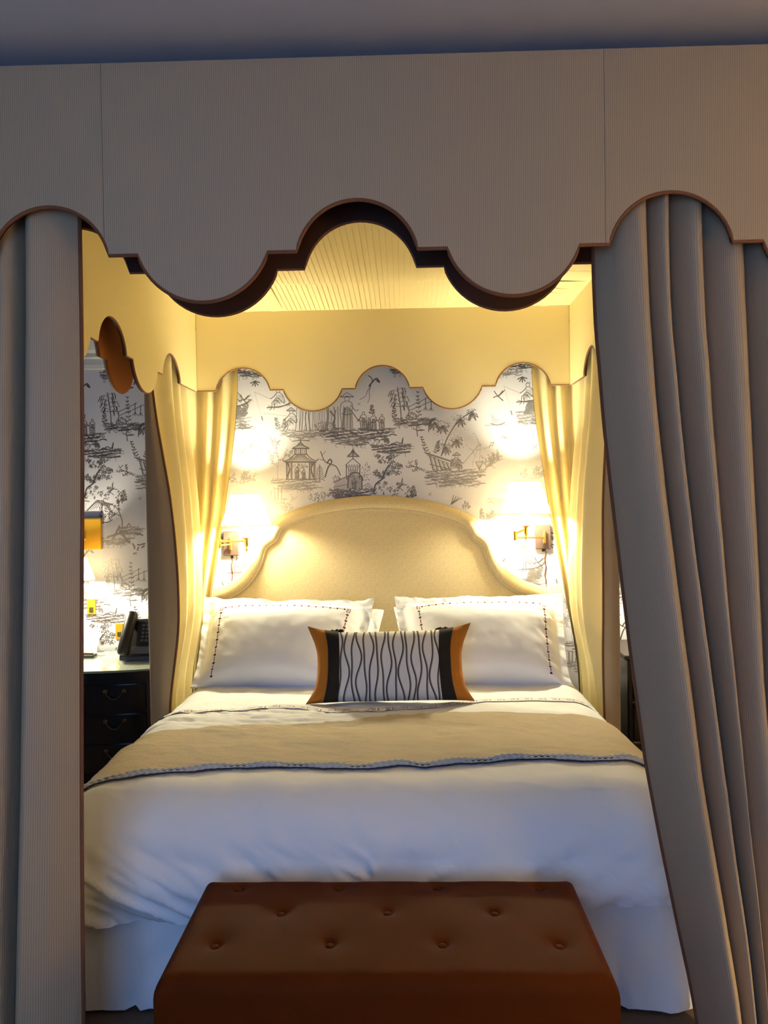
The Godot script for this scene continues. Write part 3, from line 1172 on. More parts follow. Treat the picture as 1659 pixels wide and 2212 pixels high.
# ---------------------------------------------------------------- curtains
# keys: heights from top to bottom; cols: for each control column its (x, z) at every height, first column is the leading edge
func curtain(called: String, label: String, group: String, heights: Array, cols: Array, outer_sign: float, both_edges := false) -> void:
	var t := thing(called, label, "curtain", Vector3.ZERO, group)
	var nrow := 44
	var per := 7
	var rows := []
	var y_top: float = heights[0]
	var y_end: float = heights[-1]
	for i in nrow + 1:
		var y := lerpf(y_top, y_end, float(i) / nrow)
		var ctrl := []
		for col in cols:
			# interpolate each control column over the height
			var k := 0
			while k < heights.size() - 2 and y < heights[k + 1]:
				k += 1
			var u := clampf((heights[k] - y) / (heights[k] - heights[k + 1]), 0.0, 1.0)
			var p0: Vector2 = col[maxi(k - 1, 0)]
			var p1: Vector2 = col[k]
			var p2: Vector2 = col[k + 1]
			var p3: Vector2 = col[mini(k + 2, heights.size() - 1)]
			var p := p1.cubic_interpolate(p2, p0, p3, u)
			ctrl.append(Vector3(p.x, y, p.y))
		var r := PackedVector3Array()
		var pts := spline(ctrl, per)
		for j in pts.size():
			var q: Vector3 = pts[j]
			var w := 0.004 * noise.get_noise_3d(q.x * 9.0, q.y * 1.6, q.z * 9.0 + outer_sign * 3.0)
			r.append(q + Vector3(w * 0.6, 0, w))
		rows.append(r)
	# uv: along the cloth in metres
	var uvs := []
	var run := PackedFloat32Array()
	var acc := 0.0
	for j in rows[0].size():
		if j > 0:
			acc += (rows[20][j] - rows[20][j - 1]).length()
		run.append(acc)
	for i in rows.size():
		var u := PackedVector2Array()
		for j in rows[i].size():
			u.append(Vector2(run[j], -rows[i][j].y))
		uvs.append(u)
	var face := grid(rows, uvs)
	put("face_fabric", face, M.ribbed_fabric, t)
	# lining: the same cloth pushed 6 mm to the inside
	var nn: PackedVector3Array = face.surface_get_arrays(0)[Mesh.ARRAY_NORMAL]
	var inner := []
	var w2: int = rows[0].size()
	for i in rows.size():
		var r := PackedVector3Array()
		for j in w2:
			r.append(rows[i][j] + nn[i * w2 + j] * 0.0025 * outer_sign)
		inner.append(r)
	put("lining", grid(inner, uvs), M.lining, t)
	for e in ([0, w2 - 1] if both_edges else [0]):
		var path := []
		for i in rows.size():
			path.append((rows[i][e] + inner[i][e]) / 2.0)
		put("edge_trim", tube(path, 0.0058, 8), M.braid, t)


func fold_columns(edges: Array, lead: float) -> Array:
	var amp := [0.042, 0.062, 0.085, 0.09]
	var cols := []
	for f in edges.size() - 1:
		# (share of the fold's width, height of the fold from -1 crease to 1 crest)
		var shape := [[0.0, lead], [0.14, lerpf(lead, 0.9, 0.3)], [0.42, lerpf(lead, 0.9, 0.75)], [0.70, 0.95], [0.85, 1.0], [0.95, 0.75], [1.0, 0.0]] if f == 0 else [[-0.03, -1.0], [0.08, -0.62], [0.25, 0.15], [0.45, 0.72], [0.65, 0.98], [0.83, 0.95], [0.955, 0.5], [1.0, -0.2]]
		for q in shape:
			var c := []
			for k in 4:
				c.append(Vector2(lerpf(edges[f][k], edges[f + 1][k], q[0]), 2.384 + amp[k] * (q[1] * (1.0 if f % 2 == 0 or q[1] < 0.0 else 0.86) + (0.3 if k > 1 else 0.0))))
			cols.append(c)
	return cols


func curtains() -> void:
	var hs := [2.50, 1.87, 0.87, 0.02]
	# foot of the bed: folds given by their outer edges at four heights; each fold rises round from a tucked crease
	curtain("bed_curtain", "ribbed beige bed curtain swept outwards to the floor at the foot of the bed", "curtains of the canopy bed", hs, fold_columns([[0.598, 0.620, 0.721, 0.867], [0.728, 0.742, 0.8357, 0.945], [0.788, 0.797, 0.892, 0.982], [0.868, 0.879, 0.934, 1.000], [0.970, 0.982, 1.007, 1.06], [1.055, 1.065, 1.075, 1.105], [1.10, 1.105, 1.115, 1.14]], -0.35), -1.0)
	curtain("bed_curtain", "ribbed beige bed curtain hanging straight down at the foot of the bed", "curtains of the canopy bed", hs, fold_columns([[-0.722, -0.724, -0.735, -0.745], [-0.856, -0.859, -0.872, -0.906], [-0.930, -0.935, -0.943, -0.968], [-0.995, -1.0, -1.014, -1.033], [-1.055, -1.06, -1.07, -1.085], [-1.10, -1.105, -1.115, -1.14]], 0.1), 1.0)
	# head of the bed: each wraps the corner from the wall to the side
	hs = [2.50, 2.05, 1.50, 1.00, 0.60, 0.03]
	for s in [-1.0, 1.0]:
		var d := 0.0 if s < 0 else 0.02
		var e := [0.80 + d, 0.812 + d, 0.882 + d, 0.95 + d, 1.03, 1.04]
		var lead := [1.085, 1.062, 0.985 + d * 2.4, 0.962 + d * 3.4, 1.008 + d, 1.03 + d]
		var zz := [0.05, 0.055, 0.07, 0.17, 0.18, 0.18]
		var list := []
		# leading edge, outer bulge, side folds, corner, folds along the wall, wall edge
		var side := [[0.0, 0.775], [0.45, 0.79], [1.0, 0.755], [1.05, 0.68]]
		for q in side:
			var c := []
			for k in 6:
				var bulge: float = [1.108, 1.112, 1.112, 1.112, 1.112, 1.112][k]
				c.append(Vector2(s * lerpf(lead[k], bulge, minf(q[0], 1.0)), q[1]))
			list.append(c)
		var folds := [[1.10, 0.60], [1.052, 0.53], [1.10, 0.45], [1.055, 0.385], [1.105, 0.325], [1.05, 0.26], [1.098, 0.205]]
		for q in folds:
			var c := []
			for k in 6:
				var pull: float = [0.0, 0.01, 0.055, 0.07, 0.01, 0.0][k] if q[0] < 1.08 else [0.0, 0.0, 0.02, 0.03, 0.0, 0.0][k]
				c.append(Vector2(s * (q[0] - pull), q[1] + (0.03 if k > 2 else 0.0)))
			list.append(c)
		# along the wall, from the corner inwards to the wall edge
		var n := 7
		for q in n:
			var t := (q + 0.4) / (n - 0.6)
			var c := []
			for k in 6:
				var xx := lerpf(1.075, e[k], t)
				var amp2: float = [0.026, 0.028, 0.034, 0.03, 0.026, 0.026][k]
				c.append(Vector2(s * xx, zz[k] + 0.03 + (amp2 if q % 2 == 0 else -amp2 * 0.55) + (0.015 if k > 2 else 0.0) * (1.0 - t)))
			list.append(c)
		curtain("bed_curtain", "cream lined bed curtain beside the headboard, on the side of the telephone desk" if s < 0 else "cream lined bed curtain beside the headboard, on the side of the dark nightstand", "curtains of the canopy bed", hs, list, -s)


# ---------------------------------------------------------------- bed
func resampled(pts: Array, n: int) -> Array:
	var l := [0.0]
	for k in range(1, pts.size()):
		l.append(l[-1] + (pts[k] as Vector2).distance_to(pts[k - 1]))
	var out := []
	var k := 0
	for e in n + 1:
		var want: float = l[-1] * e / n
		while k < pts.size() - 2 and l[k + 1] < want:
			k += 1
		out.append((pts[k] as Vector2).lerp(pts[k + 1], clampf((want - l[k]) / maxf(1e-6, l[k + 1] - l[k]), 0, 1)))
	return out


func mirrored(half: Array, cx: float) -> Array:
	var out := []
	for k in range(half.size() - 1, 0, -1):
		out.append(Vector2(cx - half[k].x, half[k].y))
	for p in half:
		out.append(Vector2(cx + p.x, p.y))
	return out


func smoothed(pts: Array, per: int) -> Array:
	var q := []
	for k in pts.size() - 1:
		for e in per:
			q.append((pts[k] as Vector2).cubic_interpolate(pts[k + 1], pts[maxi(k - 1, 0)], pts[mini(k + 2, pts.size() - 1)], float(e) / per))
	q.append(pts[-1])
	return q


func bed() -> void:
	var b := thing("canopy_bed", "king bed with curved cream linen headboard and plain cotton bed skirt", "bed")
	put("bed_base", box(Vector3(1.84, 0.24, 1.92), Vector3(0.0, 0.18, 1.10), 0.01), M.white_cotton, b)
	for s in [-0.8, 0.8]:
		for z in [0.25, 1.95]:
			put("bed_leg", box(Vector3(0.06, 0.06, 0.06), Vector3(s, 0.03, z), 0.004), M.dark_wood, b)
	put("mattress", box(Vector3(1.84, 0.28, 1.90), Vector3(0.0, 0.44, 1.10), 0.05), M.white_cotton, b)
	# skirt: hangs round the base with an inverted pleat near each foot corner
	var path := []
	for k in 30:
		path.append(Vector2(-0.945, lerpf(0.2, 2.075, k / 30.0)))
	for k in 81:
		path.append(Vector2(lerpf(-0.945, 0.945, k / 80.0), 2.085))
	for k in 30:
		path.append(Vector2(0.945, lerpf(2.075, 0.2, k / 30.0)))
	var rows := []
	for i in 17:
		var t := i / 16.0
		var r := PackedVector3Array()
		for p in path:
			var wob := (0.004 + 0.016 * t) * noise.get_noise_2d(p.x * 7.0 + p.y * 5.0 + t * 1.6, t * 0.9) + 0.006 * t * noise.get_noise_2d(p.x * 22.0 + t * 4.0, p.y * 22.0)
			var out := Vector2(signf(p.x), 0.0) if absf(p.x) > 0.94 else Vector2(0, 1)
			var gap := 0.0
			if absf(absf(p.x) - 0.74) < 0.014 and p.y > 2.08:
				gap = -0.025 * t
			r.append(Vector3(p.x + out.x * (wob + 0.012 * t), lerpf(0.36, 0.014, t), p.y + out.y * (wob + gap + 0.012 * t)))
		rows.append(r)
	put("bed_skirt", grid(rows), M.white_cotton, b)
	var cx := -0.06
	var outer := smoothed(mirrored([Vector2(0, 1.564), Vector2(0.12, 1.558), Vector2(0.238, 1.543), Vector2(0.353, 1.519), Vector2(0.441, 1.492), Vector2(0.504, 1.466), Vector2(0.545, 1.445), Vector2(0.57, 1.424), Vector2(0.588, 1.395), Vector2(0.611, 1.370), Vector2(0.634, 1.350), Vector2(0.652, 1.326), Vector2(0.666, 1.285), Vector2(0.685, 1.236), Vector2(0.712, 1.187), Vector2(0.752, 1.136), Vector2(0.80, 1.097), Vector2(0.85, 1.069), Vector2(0.918, 1.046), Vector2(0.963, 1.028), Vector2(0.985, 1.008), Vector2(0.995, 0.975), Vector2(0.995, 0.30)], cx), 4)
	var inner := smoothed(mirrored([Vector2(0, 1.482), Vector2(0.206, 1.468), Vector2(0.35, 1.437), Vector2(0.438, 1.409), Vector2(0.495, 1.384), Vector2(0.516, 1.358), Vector2(0.532, 1.322), Vector2(0.548, 1.302), Vector2(0.58, 1.283), Vector2(0.602, 1.255), Vector2(0.614, 1.21), Vector2(0.632, 1.163), Vector2(0.661, 1.112), Vector2(0.70, 1.066), Vector2(0.75, 1.027), Vector2(0.80, 1.0), Vector2(0.87, 0.974), Vector2(0.93, 0.958), Vector2(0.945, 0.92), Vector2(0.945, 0.30)], cx), 4)
	var hb := Node3D.new()
	hb.name = "headboard"
	b.add_child(hb, true)
	var n := 200
	var o := resampled(outer, n)
	var q := resampled(inner, n)
	# rows from the back of the rim over the padded roll to the inner seam
	rows = []
	var uvs := []
	for w in [[0.0, 0.015], [0.0, 0.06], [0.0, 0.085], [0.05, 0.108], [0.15, 0.125], [0.30, 0.137], [0.5, 0.142], [0.7, 0.137], [0.80, 0.131], [0.87, 0.124], [0.90, 0.112], [0.92, 0.088], [1.0, 0.085]]:
		var r := PackedVector3Array()
		var u := PackedVector2Array()
		for k in n + 1:
			var p: Vector2 = (o[k] as Vector2).lerp(q[k], w[0])
			r.append(Vector3(p.x, p.y, w[1]))
			u.append(Vector2(p.x, -p.y))
		rows.append(r)
		uvs.append(u)
	put("padded_border", grid(rows, uvs), M.headboard_linen, hb)
	var poly := PackedVector2Array()
	for p in q:
		poly.append(p)
	put("padded_panel", plate(poly, 0.02, 0.114), M.headboard_linen, hb)
	for d in [0.0, 1.0]:
		var tp := []
		for k in range(6, n - 5):
			var p: Vector2 = (q[k] as Vector2).lerp(o[k], 0.012 + 0.095 * d)
			tp.append(Vector3(p.x, p.y, 0.113 + 0.009 * d))
		put("piping", tube(tp, 0.0055, 8), M.headboard_linen, hb)


# ---------------------------------------------------------------- bedding
const DY := 0.665
const DW := 0.79
const DR := 0.19
const FZ := 1.945
const FR := 0.185


func line_at(pts: Array, x: float) -> float:
	for k in pts.size() - 1:
		if x <= pts[k + 1].x or k == pts.size() - 2:
			var u := clampf((x - pts[k].x) / (pts[k + 1].x - pts[k].x), 0.0, 1.0)
			return (pts[k] as Vector2).cubic_interpolate(pts[k + 1], pts[maxi(k - 1, 0)], pts[mini(k + 2, pts.size() - 1)], u).y
	return pts[-1].y


# duvet surface: s runs across the bed, t from head to foot, both along the cloth; up lifts a point off the surface
func duvet_at(s: float, t: float, up := 0.0) -> Vector3:
	var w := DW + 0.012 * t
	var a := absf(s)
	var x := a
	var da := 0.0
	var nx := 0.0
	var q := DR * PI / 2.0
	if a > w:
		var f := minf((a - w) / q, 1.0) * PI / 2.0
		x = w + sin(f) * DR
		da = (1.0 - cos(f)) * DR
		nx = sin(f)
		if a > w + q:
			var d := a - w - q
			da = DR + d
			x += 0.02 * sin(minf(d / 0.19, 1.0) * PI)
	var z := t
	var db := 0.0
	var nz := 0.0
	var qz := FR * PI / 2.0
	if t > FZ:
		var f := minf((t - FZ) / qz, 1.0) * PI / 2.0
		z = FZ + sin(f) * FR
		db = (1.0 - cos(f)) * FR
		nz = sin(f)
		if t > FZ + qz:
			var d := t - FZ - qz
			db = FR + d
			z += 0.022 * sin(minf(d / 0.19, 1.0) * PI)
	var drop := pow(pow(da, 4.0) + pow(db, 4.0), 0.25)
	var sx := signf(s)
	# soft unevenness and creases
	var soft := 0.011 * noise.get_noise_2d(s * 1.7, t * 1.9) + 0.004 * noise.get_noise_2d(s * 5.0 + 30.0, t * 4.0)
	var band := exp(-pow((t - 1.27) / 0.14, 2.0)) * smoothstep(0.55, -0.2, s)
	soft += 0.012 * band * (1.0 - absf(noise.get_noise_2d(s * 3.2 + t * 3.0 + 9.0, t * 13.0 - s * 3.0)) * 2.0)
	var dent := exp(-pow((s - 0.02) / 0.5, 2.0) - pow((t - 1.12) / 0.2, 2.0))
	soft -= 0.003 * dent
	var low := clampf((db - 0.10) / 0.25, 0.0, 1.0)
	var crease := low * 0.03 * (0.6 - absf(noise.get_noise_2d((s - signf(s) * -0.9 * db) * 2.4 + 55.0, (db + absf(s) * 0.42) * 6.0)) * 2.4)
	var n := Vector3(sx * nx, sqrt(maxf(0.0, 1.0 - nx * nx) * maxf(0.0, 1.0 - nz * nz)), nz).normalized()
	var p := Vector3(sx * x, DY - drop, z)
	return p + n * (soft + crease + up)


func hem_t(x: float) -> float:
	# how far the cloth runs past the foot edge
	return FZ + FR * PI / 2.0 + (DY - FR - (0.325 + 0.045 * x))


func patch(s0: float, s1: float, ns: int, t0: Callable, t1: Callable, nt: int, up: Callable) -> ArrayMesh:
	var rows := []
	var uvs := []
	for i in nt + 1:
		var r := PackedVector3Array()
		var u := PackedVector2Array()
		for j in ns + 1:
			var s := lerpf(s0, s1, float(j) / ns)
			var a: float = t0.call(s)
			var b: float = t1.call(s)
			var t := lerpf(a, b, float(i) / nt)
			r.append(duvet_at(s, t, up.call(s, t)))
			u.append(Vector2(s, t))
		rows.append(r)
		uvs.append(u)
	return grid(rows, uvs)


func embroidery_texture() -> ImageTexture:
	# a band of dashes, blocks and small squares between two rules; repeats every 0.24 m
	sheet(480, 100, false)
	for k in 12:
		var x := 20.0 + k * 40.0
		for y in [26.0, 74.0]:
			seg(Vector2(x - 11, y), Vector2(x + 11, y), 5.0, 0.95)
			seg(Vector2(x + 20, y - 1), Vector2(x + 20.1, y + 1), 9.0, 0.9)
		if k % 3 == 1:
			for q in [[-14, 38, 14, 38], [14, 38, 14, 62], [14, 62, -14, 62], [-14, 62, -14, 38]]:
				seg(Vector2(x + q[0], q[1]), Vector2(x + q[2], q[3]), 4.0, 0.9)
			seg(Vector2(x - 4, 50), Vector2(x + 4, 50), 7.0, 0.9)
		elif k % 3 == 2:
			seg(Vector2(x, 36), Vector2(x, 70), 8.0, 0.8)
		else:
			seg(Vector2(x - 10, 48), Vector2(x + 10, 52), 5.0, 0.35)
	return inked(rgb(236, 234, 234), rgb(104, 34, 38))


func pillow_texture() -> ImageTexture:
	# burgundy dashes and dots in a rectangle, a small key square at each corner
	sheet(1200, 720, false)
	var x0 := 150.0
	var x1 := 1050.0
	var y0 := 128.0
	var y1 := 700.0
	var n := 18
	for k in n:
		for y in [y0]:
			var a := lerpf(x0 + 28, x1 - 28, float(k) / (n - 1))
			seg(Vector2(a, y - 2), Vector2(a, y + 2), 15.0, 0.98)
			if k < n - 1:
				var b := lerpf(x0 + 28, x1 - 28, float(k + 1) / (n - 1))
				seg(Vector2(lerpf(a, b, 0.28), y), Vector2(lerpf(a, b, 0.74), y), 6.0, 0.95)
	for k in 10:
		for x in [x0, x1]:
			var a := lerpf(y0 + 48, y1 - 30, k / 9.0)
			seg(Vector2(x - 2, a), Vector2(x + 2, a), 15.0, 0.98)
			if k < 9:
				var b := lerpf(y0 + 48, y1 - 30, (k + 1) / 9.0)
				seg(Vector2(x, lerpf(a, b, 0.28)), Vector2(x, lerpf(a, b, 0.74)), 6.0, 0.95)
	for c in [[x0, y0], [x1, y0]]:
		for q in [[-10, -12, 10, -12], [10, -12, 10, 24], [10, 24, -10, 24], [-10, 24, -10, -12], [-2, -4, -2, 14]]:
			seg(Vector2(c[0] + q[0], c[1] + q[1]), Vector2(c[0] + q[2], c[1] + q[3]), 4.5, 0.95)
	return inked(rgb(236, 236, 238), rgb(92, 26, 36))


func pillow(w: float, h: float, thick: float, flange: float, seedv: float, squash: float) -> ArrayMesh:
	var nu := 64
	var nv := 44
	var rows := []
	var uvs := []
	# front side from top to bottom, then the back side upwards: one closed skin
	for i in 2 * nv + 1:
		var front := i <= nv
		var v := 1.0 - 2.0 * i / nv if front else -1.0 + 2.0 * (i - nv) / nv
		var r := PackedVector3Array()
		var uu := PackedVector2Array()
		for j in nu + 1:
			var u := -1.0 + 2.0 * j / nu
			var x := u * w / 2 * (1.0 - 0.035 * (1.0 - v * v)) * (1.0 - 0.085 * smoothstep(1.0, -1.0, v))
			var y := v * h / 2 * (1.0 - 0.05 * (1.0 - u * u))
			var a := minf(1.0, absf(u) / (1.0 - 2.0 * flange / w))
			var b := minf(1.0, absf(v) / (1.0 - 2.0 * flange / h)) if v > 0.0 else absf(v)
			var z := thick * pow(maxf(0.0, 1.0 - pow(a, 2.6)), 0.55) * pow(maxf(0.0, 1.0 - pow(b, 2.6 if v > 0.0 else 5.0)), 0.55)
			var rim := smoothstep(0.55, 0.95, maxf(a, b if v > 0.0 else 0.0))
			z += 0.004 * noise.get_noise_3d(x * 6.0, y * 6.0, seedv) + rim * 0.010 * (0.5 - absf(noise.get_noise_3d(x * 7.0 + seedv, y * 9.0, 4.0 + seedv))) * 2.0
			var flap := 0.010 * rim * noise.get_noise_3d(x * 5.0, y * 5.0, seedv + 20.0)
			# the lower edge is pressed against the bed
			var press := smoothstep(-0.55, -1.0, v) * squash
			var p := Vector3(x, y + press * 0.10, (z if front else -z * 0.8) + flap + (0.0015 if front else -0.0015) + press * 0.03)
			p.y += 0.012 * noise.get_noise_2d(u * 2.3 + seedv, 3.0) * smoothstep(0.5, 1.0, v)
			r.append(p)
			uu.append(Vector2((u + 1) / 2, (1 - v) / 2))
		rows.append(r)
		uvs.append(uu)
	return grid(rows, uvs)


func cushion_at(u: float, v: float, front: bool, up := 0.0) -> Vector3:
	var pin := absf(u * v)
	var x := u * 0.322 * (1.0 + 0.13 * pow(pin, 3.0)) - signf(u) * 0.006 * (1.0 - v * v) * pow(absf(u), 3.0)
	var y := v * 0.152 * (1.0 + (0.20 if v > 0.0 else 0.06) * pow(pin, 5.0))
	var z := 0.085 * pow(maxf(0.0, 1.0 - pow(absf(u), 3.4)), 0.5) * pow(maxf(0.0, 1.0 - pow(absf(v), 2.2)), 0.5)
	z += 0.010 * pow(pin, 4.0)
	z += 0.004 * noise.get_noise_2d(u * 3.0 + 7.0, v * 2.4) * (1.0 - pow(absf(v), 4.0))
	z += up
	return Vector3(x, y, z if front else -z * 0.8)


func cushion_patch(u0: float, u1: float, nu: int, nv: int, up: float, closed: bool) -> ArrayMesh:
	var rows := []
	var uvs := []
	for i in (2 * nv + 1 if closed else nv + 1):
		var front := i <= nv
		var v := 1.0 - 2.0 * i / nv if front else -1.0 + 2.0 * (i - nv) / nv
		var r := PackedVector3Array()
		var uu := PackedVector2Array()
		for j in nu + 1:
			var u := lerpf(u0, u1, float(j) / nu)
			r.append(cushion_at(u, v, front, up))
			uu.append(Vector2((u - u0) / (u1 - u0), (1 - v) / 2))
		rows.append(r)
		uvs.append(uu)
	return grid(rows, uvs)


func bedding() -> void:
	var d := thing("duvet", "white cotton duvet covering the whole bed, with a burgundy embroidered band", "duvet", Vector3.ZERO)
	var smax := DW + DR * PI / 2.0 + 0.19
	put("duvet_cover", patch(-smax, smax, 200, func(_s): return 0.24, func(s): return hem_t(clampf(s, -1, 1)), 190, func(_s, _t): return 0.0), M.white_cotton, d)
	var m := mat("embroidered_band", Color(1, 1, 1), 0.8)
	m.albedo_texture = embroidery_texture()
	m.uv1_scale = Vector3(1.0 / 0.24, 1, 1)
	var line := [Vector2(-1.1, 1.27), Vector2(-0.86, 1.19), Vector2(-0.6, 1.14), Vector2(-0.363, 1.115), Vector2(-0.25, 1.16), Vector2(-0.1, 1.19), Vector2(0.2, 1.10), Vector2(0.435, 1.03), Vector2(0.65, 1.01), Vector2(0.86, 1.02), Vector2(1.1, 1.09)]
	var rows := []
	var uvs := []
	for i in 5:
		var r := PackedVector3Array()
		var u := PackedVector2Array()
		for j in 161:
			var s := lerpf(-1.08, 1.08, j / 160.0)
			r.append(duvet_at(s, line_at(line, s) + 0.052 * i / 4.0, 0.004))
			u.append(Vector2(s, i / 4.0))
		rows.append(r)
		uvs.append(u)
	put("embroidered_band", grid(rows, uvs), m, d)
	# blanket
	var bl := thing("throw_blanket", "cream waffle throw blanket laid across the bed, with grey crocheted edge", "blanket")
	var up_line := [Vector2(-1.15, 1.56), Vector2(-0.86, 1.49), Vector2(-0.55, 1.44), Vector2(-0.216, 1.395), Vector2(0.1, 1.30), Vector2(0.374, 1.25), Vector2(0.65, 1.275), Vector2(0.9, 1.34), Vector2(1.15, 1.42)]
	var lo_line := [Vector2(-1.15, 2.03), Vector2(-0.893, 1.955), Vector2(-0.6, 1.875), Vector2(-0.45, 1.85), Vector2(-0.26, 1.858), Vector2(-0.02, 1.868), Vector2(0.1, 1.84), Vector2(0.18, 1.852), Vector2(0.45, 1.80), Vector2(0.7, 1.81), Vector2(0.885, 1.80), Vector2(1.15, 1.84)]
	var lift := func(s: float, t: float) -> float: return 0.008 + 0.012 * maxf(0.0, noise.get_noise_2d(s * 2.2 + 11.0, t * 5.0)) + 0.006 * (1.0 - absf(noise.get_noise_2d(s * 2.0 - t * 2.0, t * 6.0 + 40.0)) * 2.0) * smoothstep(0.6, -0.3, s)
	put("waffle_cloth", patch(-1.12, 1.12, 130, func(s): return line_at(up_line, s), func(s): return line_at(lo_line, s), 46, lift), M.cream_blanket, bl)
	for e in 2:
		var path := []
		var rad := []
		var dark := []
		for j in 721:
			var s := lerpf(-1.12, 1.12, j / 720.0)
			var t := line_at(lo_line, s) + 0.004 + 0.013 * e
			var lumps := 0.5 + 0.5 * sin(s * TAU / 0.021 + e * 2.0)
			path.append(duvet_at(s, t, 0.012 - 0.004 * e + 0.003 * sin(s * 31.0)))
			rad.append(0.0050 + 0.0036 * lumps)
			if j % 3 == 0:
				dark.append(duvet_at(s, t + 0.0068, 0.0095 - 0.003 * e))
		put("crochet_edge", tube(path, 0.006, 6, rad), M.crochet, bl)
		put("gap_shade_strand", tube(dark, 0.0030, 5), M.crochet_gap_shade, bl)  # dark strand standing in for the shaded gaps between crochet rows
	# pillows
	var pt := mat("embroidered_pillow", Color(1, 1, 1), 0.75)
	pt.albedo_texture = pillow_texture()
	pt.metallic_specular = 0.25
	var places := [
		[Vector3(-0.505, 0.825, 0.585), Vector3(-0.74, 0.0, -0.035), 0.885, 0.56, 0.14, 3.0, pt, "white pillow with burgundy dotted embroidery, on the telephone desk's side of the bed"],
		[Vector3(0.49, 0.83, 0.575), Vector3(-0.74, 0.0, 0.010), 0.865, 0.56, 0.14, 8.0, pt, "white pillow with burgundy dotted embroidery, on the dark nightstand's side of the bed"],
		[Vector3(-0.455, 0.80, 0.30), Vector3(-0.42, 0.0, -0.05), 0.88, 0.36, 0.08, 15.0, M.white_cotton, "plain white pillow hidden behind the embroidered pillow nearer the telephone desk"],
		[Vector3(0.49, 0.80, 0.30), Vector3(-0.42, 0.0, 0.02), 0.88, 0.36, 0.08, 21.0, M.white_cotton, "plain white pillow hidden behind the embroidered pillow nearer the dark nightstand"]]
	for p in places:
		var o := put("pillow", pillow(p[2], p[3], p[4], 0.05, p[5], 0.25), p[6])
		o.position = p[0]
		o.rotation = p[1]
		tag(o, p[7], "pillow", "white pillows on the bed")
	# lumbar cushion
	var c := thing("lumbar_cushion", "ochre lumbar cushion with grey wavy-striped panel and black velvet bands", "cushion", Vector3(0.036, 0.815, 1.02))
	c.rotation = Vector3(-0.42, 0.0, 0.012)
	put("cushion_cover", cushion_patch(-1.0, 1.0, 72, 30, 0.0, true), M.ochre_velvet, c)
	sheet(900, 660, false)
	for k in 17:
		var x := 22.0 + k * 53.0
		var pts := []
		for e in 34:
			var t := e / 33.0
			pts.append(Vector2(x + (1.0 if k % 2 == 0 else -1.0) * (11.0 + fmod(k * 5.3, 9.0)) * sin(t * (5.6 + fmod(k * 1.7, 2.6)) + (k / 2) * 1.3) + 9.0 * sin(t * 11.0 + k), t * 660.0))
		for e in 33:
			seg(pts[e], pts[e + 1], 10.5, 0.95)
			seg(pts[e] + Vector2(9, 0), pts[e + 1] + Vector2(9, 0), 5.0, 0.5)  # half-dark stroke: a shadow painted beside each wavy line
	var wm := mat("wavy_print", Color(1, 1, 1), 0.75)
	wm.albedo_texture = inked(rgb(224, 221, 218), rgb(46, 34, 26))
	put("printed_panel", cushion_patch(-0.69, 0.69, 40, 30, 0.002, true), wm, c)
	for s in [-1.0, 1.0]:
		var bnd := put("velvet_band", cushion_patch(minf(s * 0.67, s * 0.83), maxf(s * 0.67, s * 0.83), 10, 30, 0.006, true), M.black_velvet, c)
		# gathered tuft where the band is knotted over the top edge
		var tm := []
		var pos := []
		for k in 7:
			tm.append(lathe([Vector2(0.0, -0.012), Vector2(0.009, -0.004), Vector2(0.010, 0.006), Vector2(0.0, 0.015)], 8))
			pos.append(Transform3D(Basis(Vector3.BACK, rng.randf_range(-0.7, 0.7)), Vector3(s * 0.234 + (k - 3) * 0.0068, 0.151 + rng.randf_range(-0.004, 0.006), rng.randf_range(-0.01, 0.012))))
		put("tuft", joined(tm, pos), M.black_velvet, bnd)


